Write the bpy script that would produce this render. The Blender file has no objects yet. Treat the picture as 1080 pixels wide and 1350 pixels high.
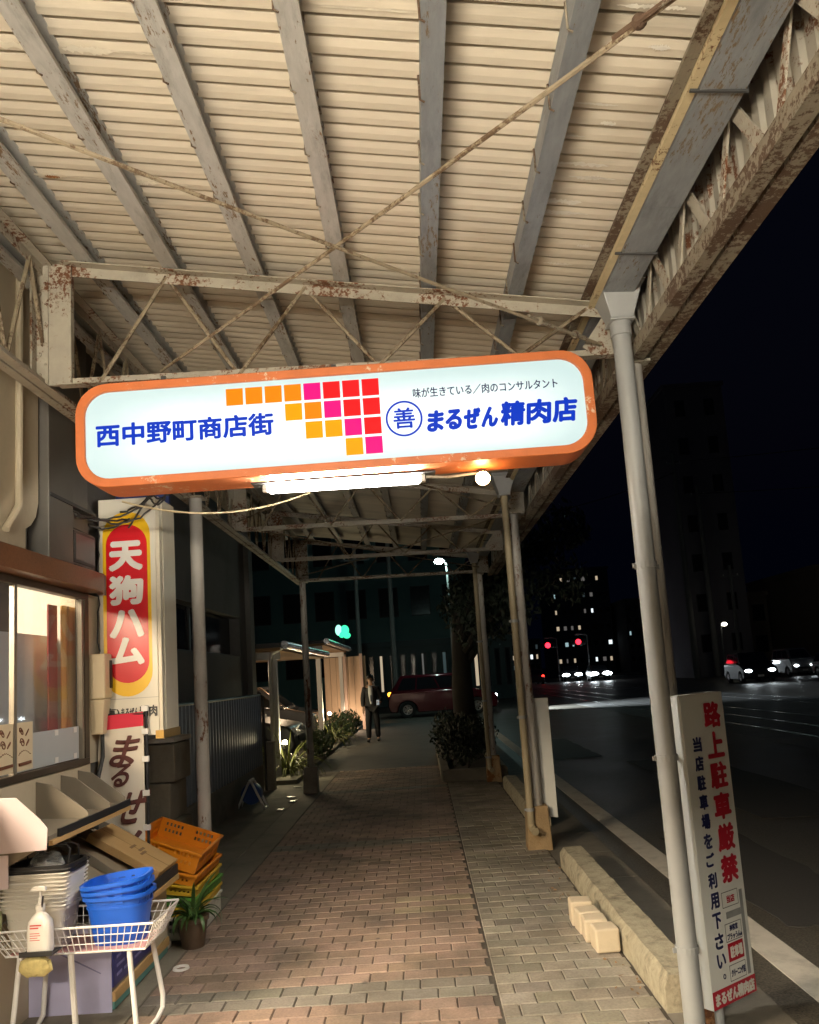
import bpy, bmesh, math, random
from mathutils import Vector, Matrix, Euler
random.seed(7)
S = bpy.context.scene
COL = S.collection
R = math.radians

# ------------------------------------------------------------------ camera
cd = bpy.data.cameras.new('camera'); cam = bpy.data.objects.new('camera', cd); COL.objects.link(cam)
rot = Matrix(((0.997767197606169, 0.06651781317374462, 0.00599999264290328),
              (0.01504813020558277, -0.13637367998809385, -0.9905431707824859),
              (-0.0650705244980238, 0.9884217722900926, -0.13707015322259)))
cam.matrix_world = Matrix.Translation((0, 0, 1.65)) @ rot.to_4x4()
cd.sensor_fit = 'HORIZONTAL'; cd.sensor_width = 36; cd.lens = 36 * 1053.2 / 1080
cd.shift_x = 0; cd.shift_y = 70 / 1080
cd.clip_start = 0.02; cd.clip_end = 2000
S.camera = cam

# ------------------------------------------------------------------ world: a clear city night
w = bpy.data.worlds.new('World'); S.world = w; w.use_nodes = True
nt = w.node_tree; bg = nt.nodes['Background']
sky = nt.nodes.new('ShaderNodeTexSky'); sky.sky_type = 'NISHITA'; sky.sun_disc = False
sky.sun_elevation = R(-4.0); sky.sun_rotation = R(200)
mixw = nt.nodes.new('ShaderNodeMixRGB'); mixw.blend_type = 'ADD'; mixw.inputs[0].default_value = 1
mixw.inputs[2].default_value = (0.008, 0.014, 0.05, 1)
nt.links.new(sky.outputs[0], mixw.inputs[1]); nt.links.new(mixw.outputs[0], bg.inputs[0])
bg.inputs[1].default_value = 0.05
S.view_settings.view_transform = 'Standard'; S.view_settings.look = 'None'
S.view_settings.exposure = 0; S.view_settings.gamma = 1
S.cycles.use_denoising = True
S.cycles.max_bounces = 8
S.cycles.sample_clamp_indirect = 4

# ------------------------------------------------------------------ materials
MATS = {}
def M(name, col, rough=0.6, metal=0.0, var=0.15, scale=8, bump=0.0, bscale=60, rust=0.0, rscale=12, rustcol=(0.13, 0.05, 0.02), grime=0.0, coat=0.0, stretch=None):
    if name in MATS: return MATS[name]
    m = bpy.data.materials.new(name); m.use_nodes = True; MATS[name] = m
    n = m.node_tree.nodes; l = m.node_tree.links; b = n['Principled BSDF']
    b.inputs['Roughness'].default_value = rough; b.inputs['Metallic'].default_value = metal
    b.inputs['Coat Weight'].default_value = coat
    tc = n.new('ShaderNodeTexCoord'); src = tc.outputs['Object']
    if stretch:
        mp = n.new('ShaderNodeMapping'); mp.inputs['Scale'].default_value = stretch
        l.new(src, mp.inputs[0]); src = mp.outputs[0]
    def noise(sc, det=6, r=0.6):
        t = n.new('ShaderNodeTexNoise'); t.inputs['Scale'].default_value = sc; t.inputs['Detail'].default_value = det
        t.inputs['Roughness'].default_value = r; l.new(src, t.inputs['Vector']); return t
    def mix(fac, a, c):
        x = n.new('ShaderNodeMixRGB'); l.new(fac, x.inputs[0])
        if isinstance(a, tuple): x.inputs[1].default_value = (*a, 1)
        else: l.new(a, x.inputs[1])
        x.inputs[2].default_value = (*c, 1); return x.outputs[0]
    t = noise(scale)
    out = mix(t.outputs[0], tuple(min(1, c * (1 + var)) for c in col), tuple(c * (1 - var) for c in col))
    if grime:
        t2 = noise(scale * 0.45, 8, 0.7)
        r = n.new('ShaderNodeMapRange'); r.inputs[1].default_value = 0.5; r.inputs[2].default_value = 0.75
        r.inputs[4].default_value = grime; l.new(t2.outputs[0], r.inputs[0])
        out = mix(r.outputs[0], out, tuple(c * 0.35 for c in col))
    if rust:
        t3 = noise(rscale, 10, 0.75)
        r = n.new('ShaderNodeMapRange'); r.inputs[1].default_value = 0.62 - rust * 0.3; r.inputs[2].default_value = 0.68 - rust * 0.3
        tl = noise(rscale * 0.09, 3, 0.6)
        lo_ = n.new('ShaderNodeMapRange'); lo_.inputs[1].default_value = 0.35; lo_.inputs[2].default_value = 0.65; lo_.inputs[3].default_value = -0.13; lo_.inputs[4].default_value = 0.09; l.new(tl.outputs[0], lo_.inputs[0])
        ad = n.new('ShaderNodeMath'); ad.operation = 'ADD'; l.new(t3.outputs[0], ad.inputs[0]); l.new(lo_.outputs[0], ad.inputs[1])
        l.new(ad.outputs[0], r.inputs[0])
        out = mix(r.outputs[0], out, rustcol)
        rr = n.new('ShaderNodeMapRange'); rr.inputs[3].default_value = rough; rr.inputs[4].default_value = 0.9
        l.new(r.outputs[0], rr.inputs[0]); l.new(rr.outputs[0], b.inputs['Roughness'])
    l.new(out, b.inputs['Base Color'])
    if bump:
        tb = noise(bscale, 6); bp = n.new('ShaderNodeBump'); bp.inputs['Strength'].default_value = bump
        bp.inputs['Distance'].default_value = 0.01
        l.new(tb.outputs[0], bp.inputs['Height']); l.new(bp.outputs[0], b.inputs['Normal'])
    return m
def EM(name, col, strength, base=None):
    if name in MATS: return MATS[name]
    m = bpy.data.materials.new(name); m.use_nodes = True; MATS[name] = m
    b = m.node_tree.nodes['Principled BSDF']
    b.inputs['Base Color'].default_value = (*(base or col), 1); b.inputs['Roughness'].default_value = 0.35
    b.inputs['Emission Color'].default_value = (*col, 1); b.inputs['Emission Strength'].default_value = strength; b.inputs['Specular IOR Level'].default_value = 0.12
    return m
def GL(name, tint=(0.9, 0.95, 0.95), rough=0.02, alpha=0.35, base=(0.02, 0.02, 0.025)):
    """glass seen as a thin pane: part mirror, part see-through"""
    if name in MATS: return MATS[name]
    m = bpy.data.materials.new(name); m.use_nodes = True; MATS[name] = m
    b = m.node_tree.nodes['Principled BSDF']
    b.inputs['Base Color'].default_value = (*base, 1); b.inputs['Roughness'].default_value = rough
    b.inputs['Alpha'].default_value = alpha; b.inputs['IOR'].default_value = 1.9
    return m

# ------------------------------------------------------------------ mesh builder
class MB:
    def __init__(self): self.v = []; self.f = []; self.mi = []; self.cur = 0
    def add(self, vs, fs, mtx=None):
        o = len(self.v)
        for p in vs:
            p = Vector(p)
            if mtx is not None: p = mtx @ p
            self.v.append(p[:])
        for f in fs: self.f.append(tuple(i + o for i in f)); self.mi.append(self.cur)
        return self
    def box(self, x0, x1, y0, y1, z0, z1, mtx=None):
        vs = [(x, y, z) for x in (x0, x1) for y in (y0, y1) for z in (z0, z1)]
        return self.add(vs, [(0, 1, 3, 2), (4, 6, 7, 5), (0, 4, 5, 1), (2, 3, 7, 6), (0, 2, 6, 4), (1, 5, 7, 3)], mtx)
    def taper(self, x0, x1, y0, y1, z0, a0, a1, b0, b1, z1, mtx=None):
        vs = [(x0, y0, z0), (x1, y0, z0), (x1, y1, z0), (x0, y1, z0), (a0, b0, z1), (a1, b0, z1), (a1, b1, z1), (a0, b1, z1)]
        return self.add(vs, [(3, 2, 1, 0), (4, 5, 6, 7), (0, 1, 5, 4), (1, 2, 6, 5), (2, 3, 7, 6), (3, 0, 4, 7)], mtx)
    def bar(self, a, b, w, h, up=(0, 0, 1)):
        a = Vector(a); b = Vector(b); d = b - a; L = d.length; d.normalize(); up = Vector(up)
        s = d.cross(up)
        if s.length < 1e-4: s = d.cross(Vector((1, 0, 0)))
        s.normalize(); u = s.cross(d)
        vs = [a + d * t + s * i * w / 2 + u * j * h / 2 for t in (0, L) for i, j in ((-1, -1), (1, -1), (1, 1), (-1, 1))]
        return self.add(vs, [(3, 2, 1, 0), (4, 5, 6, 7), (0, 1, 5, 4), (1, 2, 6, 5), (2, 3, 7, 6), (3, 0, 4, 7)])
    def tube(self, pts, r, n=8, cap=True, r2=None):
        pts = [Vector(p) for p in pts]; o = len(self.v); k = len(pts)
        prev = None
        for i, p in enumerate(pts):
            d = (pts[min(i + 1, k - 1)] - pts[max(i - 1, 0)]).normalized()
            if prev is None:
                prev = d.orthogonal().normalized()
            s = (prev - d * prev.dot(d))
            s = s.normalized() if s.length > 1e-5 else d.orthogonal().normalized()
            prev = s; u = d.cross(s)
            rr = r[i] if isinstance(r, (list, tuple)) else (r if r2 is None else r + (r2 - r) * i / (k - 1))
            for j in range(n):
                a = 2 * math.pi * j / n
                self.v.append((p + s * math.cos(a) * rr + u * math.sin(a) * rr)[:])
        for i in range(k - 1):
            for j in range(n):
                self.f.append((o + i * n + j, o + i * n + (j + 1) % n, o + (i + 1) * n + (j + 1) % n, o + (i + 1) * n + j)); self.mi.append(self.cur)
        if cap:
            self.f.append(tuple(o + j for j in reversed(range(n)))); self.mi.append(self.cur)
            self.f.append(tuple(o + (k - 1) * n + j for j in range(n))); self.mi.append(self.cur)
        return self
    def lathe(self, prof, n=20, mtx=None, closed=False):
        vs = []; fs = []; k = len(prof)
        for r, z in prof:
            for j in range(n):
                a = 2 * math.pi * j / n; vs.append((r * math.cos(a), r * math.sin(a), z))
        for i in range(k - 1 + (1 if closed else 0)):
            i2 = (i + 1) % k
            for j in range(n): fs.append((i * n + j, i * n + (j + 1) % n, i2 * n + (j + 1) % n, i2 * n + j))
        if not closed:
            if prof[0][0] > 1e-6: fs.append(tuple(reversed(range(n))))
            if prof[-1][0] > 1e-6: fs.append(tuple((k - 1) * n + j for j in range(n)))
        return self.add(vs, fs, mtx)
    def prism(self, poly, d0, d1, axis='Y', mtx=None):
        """poly in the two other axes, extruded along axis"""
        def P(a, b, d): return (a, d, b) if axis == 'Y' else ((d, a, b) if axis == 'X' else (a, b, d))
        n = len(poly); vs = [P(a, b, d0) for a, b in poly] + [P(a, b, d1) for a, b in poly]
        fs = [tuple(range(n)), tuple(reversed(range(n, 2 * n)))] + [(i, (i + 1) % n, n + (i + 1) % n, n + i) for i in range(n)]
        return self.add(vs, fs, mtx)
    def ball(self, c, r, n=10, sq=(1, 1, 1)):
        prof = [(max(1e-7, r * math.sin(math.pi * i / n)), -r * math.cos(math.pi * i / n)) for i in range(n + 1)]
        return self.lathe(prof, n + 4, Matrix.Translation(c) @ Matrix.Diagonal((*sq, 1)))
    def build(self, name, mat, parent=None, bevel=0, smooth=False, off=None):
        me = bpy.data.meshes.new(name)
        off = Vector(off) if off is not None else (OFF.get(parent.name, Vector((0, 0, 0))) if parent else Vector((0, 0, 0)))
        me.from_pydata([(Vector(p) - off)[:] for p in self.v], [], self.f)
        bm = bmesh.new(); bm.from_mesh(me); bmesh.ops.remove_doubles(bm, verts=bm.verts, dist=1e-6)
        if not getattr(self, 'noflip', False): bmesh.ops.recalc_face_normals(bm, faces=bm.faces)
        bm.to_mesh(me); bm.free()
        mats = mat if isinstance(mat, (list, tuple)) else [mat]
        for m in mats: me.materials.append(m)
        if len(mats) > 1 and len(me.polygons) == len(self.mi):
            me.polygons.foreach_set('material_index', self.mi)
        if smooth:
            me.polygons.foreach_set('use_smooth', [True] * len(me.polygons))
            me.set_sharp_from_angle(angle=R(40))
        o = bpy.data.objects.new(name, me); COL.objects.link(o)
        if parent: o.parent = parent; OFF[o.name] = off if parent.name in OFF else Vector((0, 0, 0))
        if bevel:
            md = o.modifiers.new('bevel', 'BEVEL'); md.width = bevel; md.segments = 2; md.limit_method = 'ANGLE'; md.angle_limit = R(40)
        return o
OFF = {}
def lerp_(a, b_, t): return a + (b_ - a) * t
def thing(name, label, cat, loc=(0, 0, 0), group=None, world=True):
    """Empty at the thing's base; its parts are given in world coordinates when world is True, else in its own"""
    o = bpy.data.objects.new(name, None); COL.objects.link(o); o.empty_display_size = 0.1
    o.location = loc; o['label'] = label; o['category'] = cat
    if group: o['group'] = group
    OFF[o.name] = Vector(loc) if world else Vector((0, 0, 0))
    return o
def tag(o, label, cat, group=None):
    o['label'] = label; o['category'] = cat
    if group: o['group'] = group
    return o
def struct(o): o['kind'] = 'structure'; return o
def copy_tree(o, parent=None):
    c = o.copy(); COL.objects.link(c); c.parent = parent
    for ch in list(o.children): copy_tree(ch, c)
    return c
def lamp(name, kind, loc, energy, col, parent=None, size=0.1, target=None, spot=None, blend=0.5, size_y=None):
    ld = bpy.data.lights.new(name, kind); ld.energy = energy; ld.color = col
    if kind == 'AREA':
        ld.size = size
        if size_y: ld.shape = 'RECTANGLE'; ld.size_y = size_y
    else: ld.shadow_soft_size = size
    if kind == 'SPOT': ld.spot_size = R(spot or 90); ld.spot_blend = blend
    o = bpy.data.objects.new(name, ld); COL.objects.link(o)
    off = OFF.get(parent.name, Vector((0, 0, 0))) if parent else Vector((0, 0, 0))
    if target is not None:
        o.rotation_euler = (Vector(target) - Vector(loc)).to_track_quat('-Z', 'Y').to_euler()
    o.location = Vector(loc) - off
    if parent: o.parent = parent
    return o

# ------------------------------------------------------------------ lettering: outlines of the font Blender carries, as meshes
_glyph = {}
def glyphs(s, bold=0.0, spacing=1.0):
    k = (s, bold, spacing)
    if k in _glyph: return _glyph[k]
    c = bpy.data.curves.new('lettering', 'FONT'); c.body = s; c.size = 1; c.offset = bold; c.resolution_u = 4
    c.space_character = spacing; c.fill_mode = 'FRONT'
    o = bpy.data.objects.new('lettering', c); COL.objects.link(o)
    bpy.context.view_layer.update()
    dg = bpy.context.evaluated_depsgraph_get(); me = o.evaluated_get(dg).to_mesh()
    vs = [(p.co.x, p.co.y) for p in me.vertices]; fs = [tuple(p.vertices) for p in me.polygons]
    o.evaluated_get(dg).to_mesh_clear()
    bpy.data.objects.remove(o); bpy.data.curves.remove(c)
    _glyph[k] = (vs, fs); return vs, fs
def put(mb, pts, fs, frame, bold):
    """flat letters; bold ones are overprinted slightly shifted, each print a hair in front of the last"""
    o = Vector(frame(0, 0)); nrm = (Vector(frame(1, 0)) - o).cross(Vector(frame(0, 1)) - o).normalized()
    k = 1 if bold <= 0 else 9
    for i in range(k):
        dx = dy = 0
        if i: dx = bold * math.cos(i * math.pi / 4); dy = bold * math.sin(i * math.pi / 4)
        mb.add([(Vector(frame(x + dx, y + dy)) + nrm * (0.00018 * i))[:] for x, y in pts], fs)
def text_fit(mb, s, x0, x1, y0, y1, frame, bold=0.0, shear=0.0):
    """letters stretched to the rectangle x0..x1, y0..y1 of a plane; frame maps (x, y) to 3D"""
    vs, fs = glyphs(s)
    if not vs: return
    ax = min(v[0] for v in vs); bx = max(v[0] for v in vs); ay = min(v[1] for v in vs); by = max(v[1] for v in vs)
    b_ = bold * (y1 - y0); x0 += b_; x1 -= b_; y0 += b_; y1 -= b_
    sx = (x1 - x0) / max(1e-6, bx - ax); sy = (y1 - y0) / max(1e-6, by - ay)
    put(mb, [(x0 + (v[0] - ax) * sx + shear * (v[1] - ay) * sy, y0 + (v[1] - ay) * sy) for v in vs], fs, frame, b_)
def text_col(mb, s, xc, ytop, size, pitch, frame, bold=0.0, sx=1.0):
    """vertical lettering: each character in its own em square"""
    for i, ch in enumerate(s):
        vs, fs = glyphs(ch)
        yc = ytop - pitch * (i + 0.5)
        dx = 0.36 if ch in '。' else 0
        put(mb, [(xc + (v[0] - EMC[0]) * size * sx + dx * size, yc + (v[1] - EMC[1]) * size + dx * size) for v in vs], fs, frame, bold * size)
_v, _f = glyphs('国')
EMC = ((min(v[0] for v in _v) + max(v[0] for v in _v)) / 2, (min(v[1] for v in _v) + max(v[1] for v in _v)) / 2)

# palette
cream_steel = M('cream_painted_steel', (0.36, 0.325, 0.26), 0.55, var=0.2, scale=14, rust=0.27, rscale=45, bump=0.15, bscale=90, grime=0.5)
galv = M('galvanised_steel', (0.46, 0.455, 0.43), 0.5, 0.15, var=0.3, scale=12, grime=0.7, bump=0.15, rust=0.17, rscale=26, rustcol=(0.20, 0.13, 0.07), stretch=(3, 0.7, 3))
bluegrey = M('blue_grey_and_shaded_steel', (0.27, 0.29, 0.31), 0.5, 0.25, var=0.3, scale=12, grime=0.6, bump=0.15, rust=0.1, rscale=26, rustcol=(0.20, 0.14, 0.08), stretch=(3, 0.7, 3))
rusty = M('rusty_steel', (0.22, 0.19, 0.14), 0.8, var=0.3, scale=20, rust=0.62, rscale=36, rustcol=(0.085, 0.05, 0.03), bump=0.4, bscale=80)
thin_rod = M('weathered_rod', (0.27, 0.22, 0.15), 0.7, 0.2, var=0.4, scale=30, rust=0.4, rscale=40, rustcol=(0.11, 0.07, 0.04))
post_paint = M('old_post_paint', (0.42, 0.40, 0.36), 0.6, var=0.2, scale=10, rust=0.2, rscale=14, grime=0.6, bump=0.2, stretch=(1, 1, 0.35))
grey_pvc = M('grey_vinyl_pipe', (0.33, 0.34, 0.34), 0.4, var=0.06, scale=5, grime=0.2)
sheet_mat = M('cream_roof_sheet', (0.64, 0.575, 0.46), 0.5, var=0.2, scale=2.2, grime=0.75, bump=0.05, stretch=(0.35, 3, 1))
conc = M('concrete', (0.34, 0.31, 0.26), 0.9, var=0.2, scale=9, grime=0.45, bump=0.35, bscale=90)
dark_metal = M('dark_metal', (0.05, 0.05, 0.05), 0.5, 0.3, var=0.2)
black_plastic = M('black_plastic', (0.02, 0.02, 0.022), 0.4, var=0.1)
white_plastic = M('white_plastic', (0.72, 0.70, 0.66), 0.4, var=0.05)
white_wire = M('white_wire', (0.75, 0.73, 0.70), 0.4, var=0.06)

# ------------------------------------------------------------------ ground
# paving blocks, each one its own shape in one sheet
def rnd_attr_mat(name, cols, rough=0.85, stain=0.72):
    m = bpy.data.materials.new(name); m.use_nodes = True; MATS[name] = m
    n = m.node_tree.nodes; l = m.node_tree.links; b = n['Principled BSDF']; b.inputs['Roughness'].default_value = rough
    at = n.new('ShaderNodeAttribute'); at.attribute_name = 'tint'
    tc = n.new('ShaderNodeTexCoord'); t = n.new('ShaderNodeTexNoise'); t.inputs['Scale'].default_value = 1.6; t.inputs['Detail'].default_value = 8; t.inputs['Roughness'].default_value = 0.7
    l.new(tc.outputs['Object'], t.inputs['Vector'])
    r = n.new('ShaderNodeMapRange'); r.inputs[1].default_value = 0.40; r.inputs[2].default_value = 0.66; r.inputs[4].default_value = stain; l.new(t.outputs[0], r.inputs[0])
    t2 = n.new('ShaderNodeTexNoise'); t2.inputs['Scale'].default_value = 70; t2.inputs['Detail'].default_value = 6; l.new(tc.outputs['Object'], t2.inputs['Vector'])
    mx = n.new('ShaderNodeMixRGB'); mx.blend_type = 'MULTIPLY'; mx.inputs[0].default_value = 0.55; l.new(at.outputs['Color'], mx.inputs[1]); l.new(t2.outputs[0], mx.inputs[2])
    dk = n.new('ShaderNodeMixRGB'); l.new(r.outputs[0], dk.inputs[0]); l.new(mx.outputs[0], dk.inputs[1]); dk.inputs[2].default_value = (0.07, 0.06, 0.045, 1)
    vo = n.new('ShaderNodeTexVoronoi'); vo.inputs['Scale'].default_value = 3.2; l.new(tc.outputs['Object'], vo.inputs['Vector'])
    vr = n.new('ShaderNodeMapRange'); vr.inputs[1].default_value = 0.05; vr.inputs[2].default_value = 0.075; vr.inputs[3].default_value = 0.75; vr.inputs[4].default_value = 0.0; l.new(vo.outputs['Distance'], vr.inputs[0])
    gm_ = n.new('ShaderNodeMixRGB'); l.new(vr.outputs[0], gm_.inputs[0]); l.new(dk.outputs[0], gm_.inputs[1]); gm_.inputs[2].default_value = (0.045, 0.04, 0.035, 1)
    l.new(gm_.outputs[0], b.inputs['Base Color'])
    bp = n.new('ShaderNodeBump'); bp.inputs['Strength'].default_value = 0.35; bp.inputs['Distance'].default_value = 0.004; l.new(t2.outputs[0], bp.inputs['Height']); l.new(bp.outputs[0], b.inputs['Normal'])
    return m
def pavers():
    px, py = 0.188, 0.1385
    vs = []; fs = []; cols = []
    rng = random.Random(3)
    def block(x0, x1, y0, y1, col):
        g = 0.0026; e = 0.0045
        z = rng.uniform(-0.002, 0.002); tx = rng.uniform(-0.008, 0.008); ty = rng.uniform(-0.008, 0.008)
        cx = (x0 + x1) / 2; cy = (y0 + y1) / 2
        o = len(vs)
        for (xa, xb, ya, yb, zz) in ((x0 + g, x1 - g, y0 + g, y1 - g, -0.03), (x0 + g, x1 - g, y0 + g, y1 - g, -0.006), (x0 + g + e, x1 - g - e, y0 + g + e, y1 - g - e, 0)):
            for X, Y in ((xa, ya), (xb, ya), (xb, yb), (xa, yb)):
                vs.append((X, Y, zz + z + tx * (X - cx) + ty * (Y - cy)))
        fs.append((o + 8, o + 9, o + 10, o + 11))
        for a in (0, 4):
            for i in range(4): fs.append((o + a + i, o + a + (i + 1) % 4, o + a + 4 + (i + 1) % 4, o + a + 4 + i))
        cols.extend([col] * 12)
    def shade(c, a):
        k = (1 + rng.uniform(-a, a)) * (0.68 if rng.random() < 0.05 else 1); return (c[0] * k, c[1] * k * (1 + rng.uniform(-.03, .03)), c[2] * k * (1 + rng.uniform(-.05, .05)), 1)
    pink = (0.41, 0.29, 0.22); grey = (0.37, 0.33, 0.26); ochre = (0.47, 0.37, 0.24); dgrey = (0.29, 0.265, 0.215)
    # grey strip beside the kerb
    j = 0; y = 1.2
    while y < 15.0:
        x = 0.285 - (px / 2 if j % 2 else 0) - 0.004
        while x < 1.04:
            a = max(x, 0.287); b = min(x + px, 1.045)
            if b - a > 0.03: block(a, b, y, y + py, shade(grey, 0.16))
            x += px
        y += py; j += 1
    # rose field with its crosswise bands
    j = 0; y = 1.2
    while y < 15.0:
        yc = y + py / 2
        base = pink
        if 4.33 < yc < 4.63 or 8.2 < yc < 8.5 or 12.1 < yc < 12.4: base = dgrey
        band = yc > 5.75 and yc < 6.42
        x = -1.62 - (px / 2 if j % 2 else 0)
        lim = 0.28 if y < 9 else 0.28
        while x < lim:
            a = max(x, -1.62); b = min(x + px, 0.281)
            c = base
            if band and a > -0.42 and (j % 2 == 0): c = ochre
            if b - a > 0.03: block(a, b, y, y + py, shade(c, 0.14))
            x += px
        y += py; j += 1
    me = bpy.data.meshes.new('pavement'); me.from_pydata(vs, [], fs)
    ca = me.color_attributes.new('tint', 'FLOAT_COLOR', 'POINT')
    ca.data.foreach_set('color', [k for c in cols for k in c])
    me.materials.append(rnd_attr_mat('paving_blocks', None))
    o = bpy.data.objects.new('pavement', me); COL.objects.link(o); struct(o)
pavers()
bed = M('paving_bed', (0.06, 0.05, 0.038), 0.95, var=0.3, bump=0.4)
struct(MB().box(-1.9, 1.05, -8, 15.0, -0.12, -0.008).build('paving_bed', bed))
far_walk = M('far_pavement', (0.085, 0.082, 0.075), 0.8, var=0.3, scale=3, grime=0.5, bump=0.3)
struct(MB().box(-2.6, 1.05, 15.0, 29.5, -0.12, -0.003).build('far_pavement', far_walk))
apron = M('concrete_apron', (0.20, 0.18, 0.14), 0.85, var=0.25, scale=5, grime=0.6, bump=0.3)
mb = MB()
for i in range(12): mb.box(-2.75, -1.906 if i % 2 else -1.903, -3 + i * 1.5, -3 + i * 1.5 + 1.492, -0.12, 0.001)
mb.box(-1.905, -1.625, -3, 15, -0.12, -0.001)
struct(mb.build('concrete_apron', apron, bevel=0.004))
# ground and road
asph = bpy.data.materials.new('asphalt'); asph.use_nodes = True
n = asph.node_tree.nodes; l = asph.node_tree.links; b = n['Principled BSDF']
tc = n.new('ShaderNodeTexCoord'); t1 = n.new('ShaderNodeTexNoise'); t1.inputs['Scale'].default_value = 90; t1.inputs['Detail'].default_value = 8
t2 = n.new('ShaderNodeTexNoise'); t2.inputs['Scale'].default_value = 0.7; t2.inputs['Detail'].default_value = 8; t2.inputs['Roughness'].default_value = 0.7
l.new(tc.outputs['Object'], t1.inputs['Vector']); l.new(tc.outputs['Object'], t2.inputs['Vector'])
c1 = n.new('ShaderNodeValToRGB'); c1.color_ramp.elements[0].color = (0.04, 0.038, 0.034, 1); c1.color_ramp.elements[1].color = (0.24, 0.215, 0.17, 1)
c1.color_ramp.elements[0].position = 0.3; c1.color_ramp.elements[1].position = 0.75
l.new(t1.outputs[0], c1.inputs[0])
c2 = n.new('ShaderNodeMixRGB'); c2.blend_type = 'MULTIPLY'; c2.inputs[0].default_value = 0.6; l.new(c1.outputs[0], c2.inputs[1]); l.new(t2.outputs[0], c2.inputs[2])
l.new(c2.outputs[0], b.inputs['Base Color'])
mr = n.new('ShaderNodeMapRange'); mr.inputs[3].default_value = 0.30; mr.inputs[4].default_value = 0.62; l.new(t2.outputs[0], mr.inputs[0]); l.new(mr.outputs[0], b.inputs['Roughness'])
bp = n.new('ShaderNodeBump'); bp.inputs['Strength'].default_value = 0.6; bp.inputs['Distance'].default_value = 0.006; l.new(t1.outputs[0], bp.inputs['Height']); l.new(bp.outputs[0], b.inputs['Normal'])
earth = M('dark_earth', (0.05, 0.05, 0.045), 0.95, var=0.3)
struct(MB().box(-300, 300, -60, 900, -0.6, -0.125).build('ground', earth))
mb = MB(); mb.box(1.27, 26, -20, 600, -0.1245, -0.03); mb.box(-40, 26, 29.51, 38, -0.1242, -0.0295)
struct(MB().box(1.27, 26, -20, 600, -0.1245, -0.03).build('road', asph))
struct(MB().box(-40, 1.268, 29.51, 38, -0.1245, -0.031).build('side_road', asph))
paint = M('road_paint', (0.62, 0.58, 0.50), 0.75, var=0.15, scale=12, grime=0.55, bump=0.3)
wl = MB()
y = -6
while y < 29:
    wl.box(1.80, 2.0, y, y + 2.99, -0.03, -0.026); y += 3
wl.box(1.80, 2.0, 40, 180, -0.03, -0.026)
struct(wl.build('road_edge_line', paint))
gut = M('gutter_concrete', (0.17, 0.155, 0.125), 0.85, var=0.25, scale=6, grime=0.5, bump=0.4)
mb = MB()
for i in range(40): mb.box(1.27, 1.60, -6 + i * 0.9, -6 + i * 0.9 + 0.892, -0.06, -0.024)
struct(mb.build('gutter_strip', gut, bevel=0.003))
patchm = M('asphalt_patch', (0.055, 0.052, 0.048), 0.7, var=0.3, scale=40, bump=0.5, bscale=120)
rng = random.Random(77); mb = MB()
for (x0, x1, y0, y1) in ((2.15, 2.9, 5.2, 7.9), (3.4, 4.6, 8.5, 14.0), (2.2, 3.2, 15.0, 19.0), (4.4, 6.2, 3.0, 5.2)):
    n = 14; ed = [(lerp_(x0, x1, i / n), y0 + rng.uniform(-.03, .03)) for i in range(n)] + [(x1 + rng.uniform(-.03, .03), lerp_(y0, y1, i / n)) for i in range(n)] + [(lerp_(x1, x0, i / n), y1 + rng.uniform(-.03, .03)) for i in range(n)] + [(x0 + rng.uniform(-.03, .03), lerp_(y1, y0, i / n)) for i in range(n)]
    mb.prism(ed, -0.05, -0.0265, 'Z')
struct(mb.build('road_patch', patchm))
rail = M('tram_rail_steel', (0.5, 0.5, 0.52), 0.22, 0.9, var=0.1)
rb = M('tram_track_concrete', (0.13, 0.13, 0.125), 0.55, var=0.2, scale=2, grime=0.4, bump=0.3)
mb = MB()
for i in range(150): mb.box(6.6, 13.9, -10 + i * 2.0, -10 + i * 2.0 + 1.985, -0.06, -0.026)
struct(mb.build('tram_track_bed', rb))
for x in (7.6, 8.67, 9.9, 12.35, 13.42):
    struct(MB().box(x - 0.035, x + 0.035, -10, 290, -0.06, -0.018).build('tram_rail', rail, bevel=0.008))
# kerbs
kerb_mat = M('old_kerb_concrete', (0.40, 0.355, 0.25), 0.9, var=0.45, scale=22, grime=1.0, bump=0.8, bscale=70)
def kerb(y0, y1):
    mb = MB(); prof = [(1.055, -0.1), (1.055, 0.11), (1.085, 0.155), (1.235, 0.155), (1.262, 0.11), (1.265, -0.1)]
    rng = random.Random(int(y0 * 10)); n = max(2, int((y1 - y0) / 0.12))
    vs = []; fs = []
    for i in range(n + 1):
        y = y0 + (y1 - y0) * i / n
        for (x, z) in prof: vs.append((x + rng.uniform(-.004, .004), y, z + (rng.uniform(-.005, .005) if z > 0 else 0)))
    for i in range(n):
        for j in range(5): fs.append((i * 6 + j, i * 6 + j + 1, i * 6 + 7 + j, i * 6 + 6 + j))
    fs.append((0, 1, 2, 3, 4, 5)); fs.append(tuple(n * 6 + k for k in reversed(range(6))))
    mb.add(vs, fs); struct(mb.build('kerb', kerb_mat, smooth=True))
for a_, b_ in ((1.5, 2.6), (4.06, 5.45), (5.457, 6.95), (8.75, 10.2), (10.206, 11.7), (13.0, 15.5)): kerb(a_, b_)
mb = MB(); mb.box(1.05, 1.268, -8, 29.5, -0.12, -0.012); struct(mb.build('kerb_base', gut))

# ------------------------------------------------------------------ the arcade canopy
can = thing('arcade_canopy', 'long cream corrugated canopy on rusty steel trusses and pipe posts over the pavement', 'canopy')
CY0, CY1 = -4.5, 12.7
zb = lambda x: 3.632 - 0.155 * x          # underside of the purlins
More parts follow.
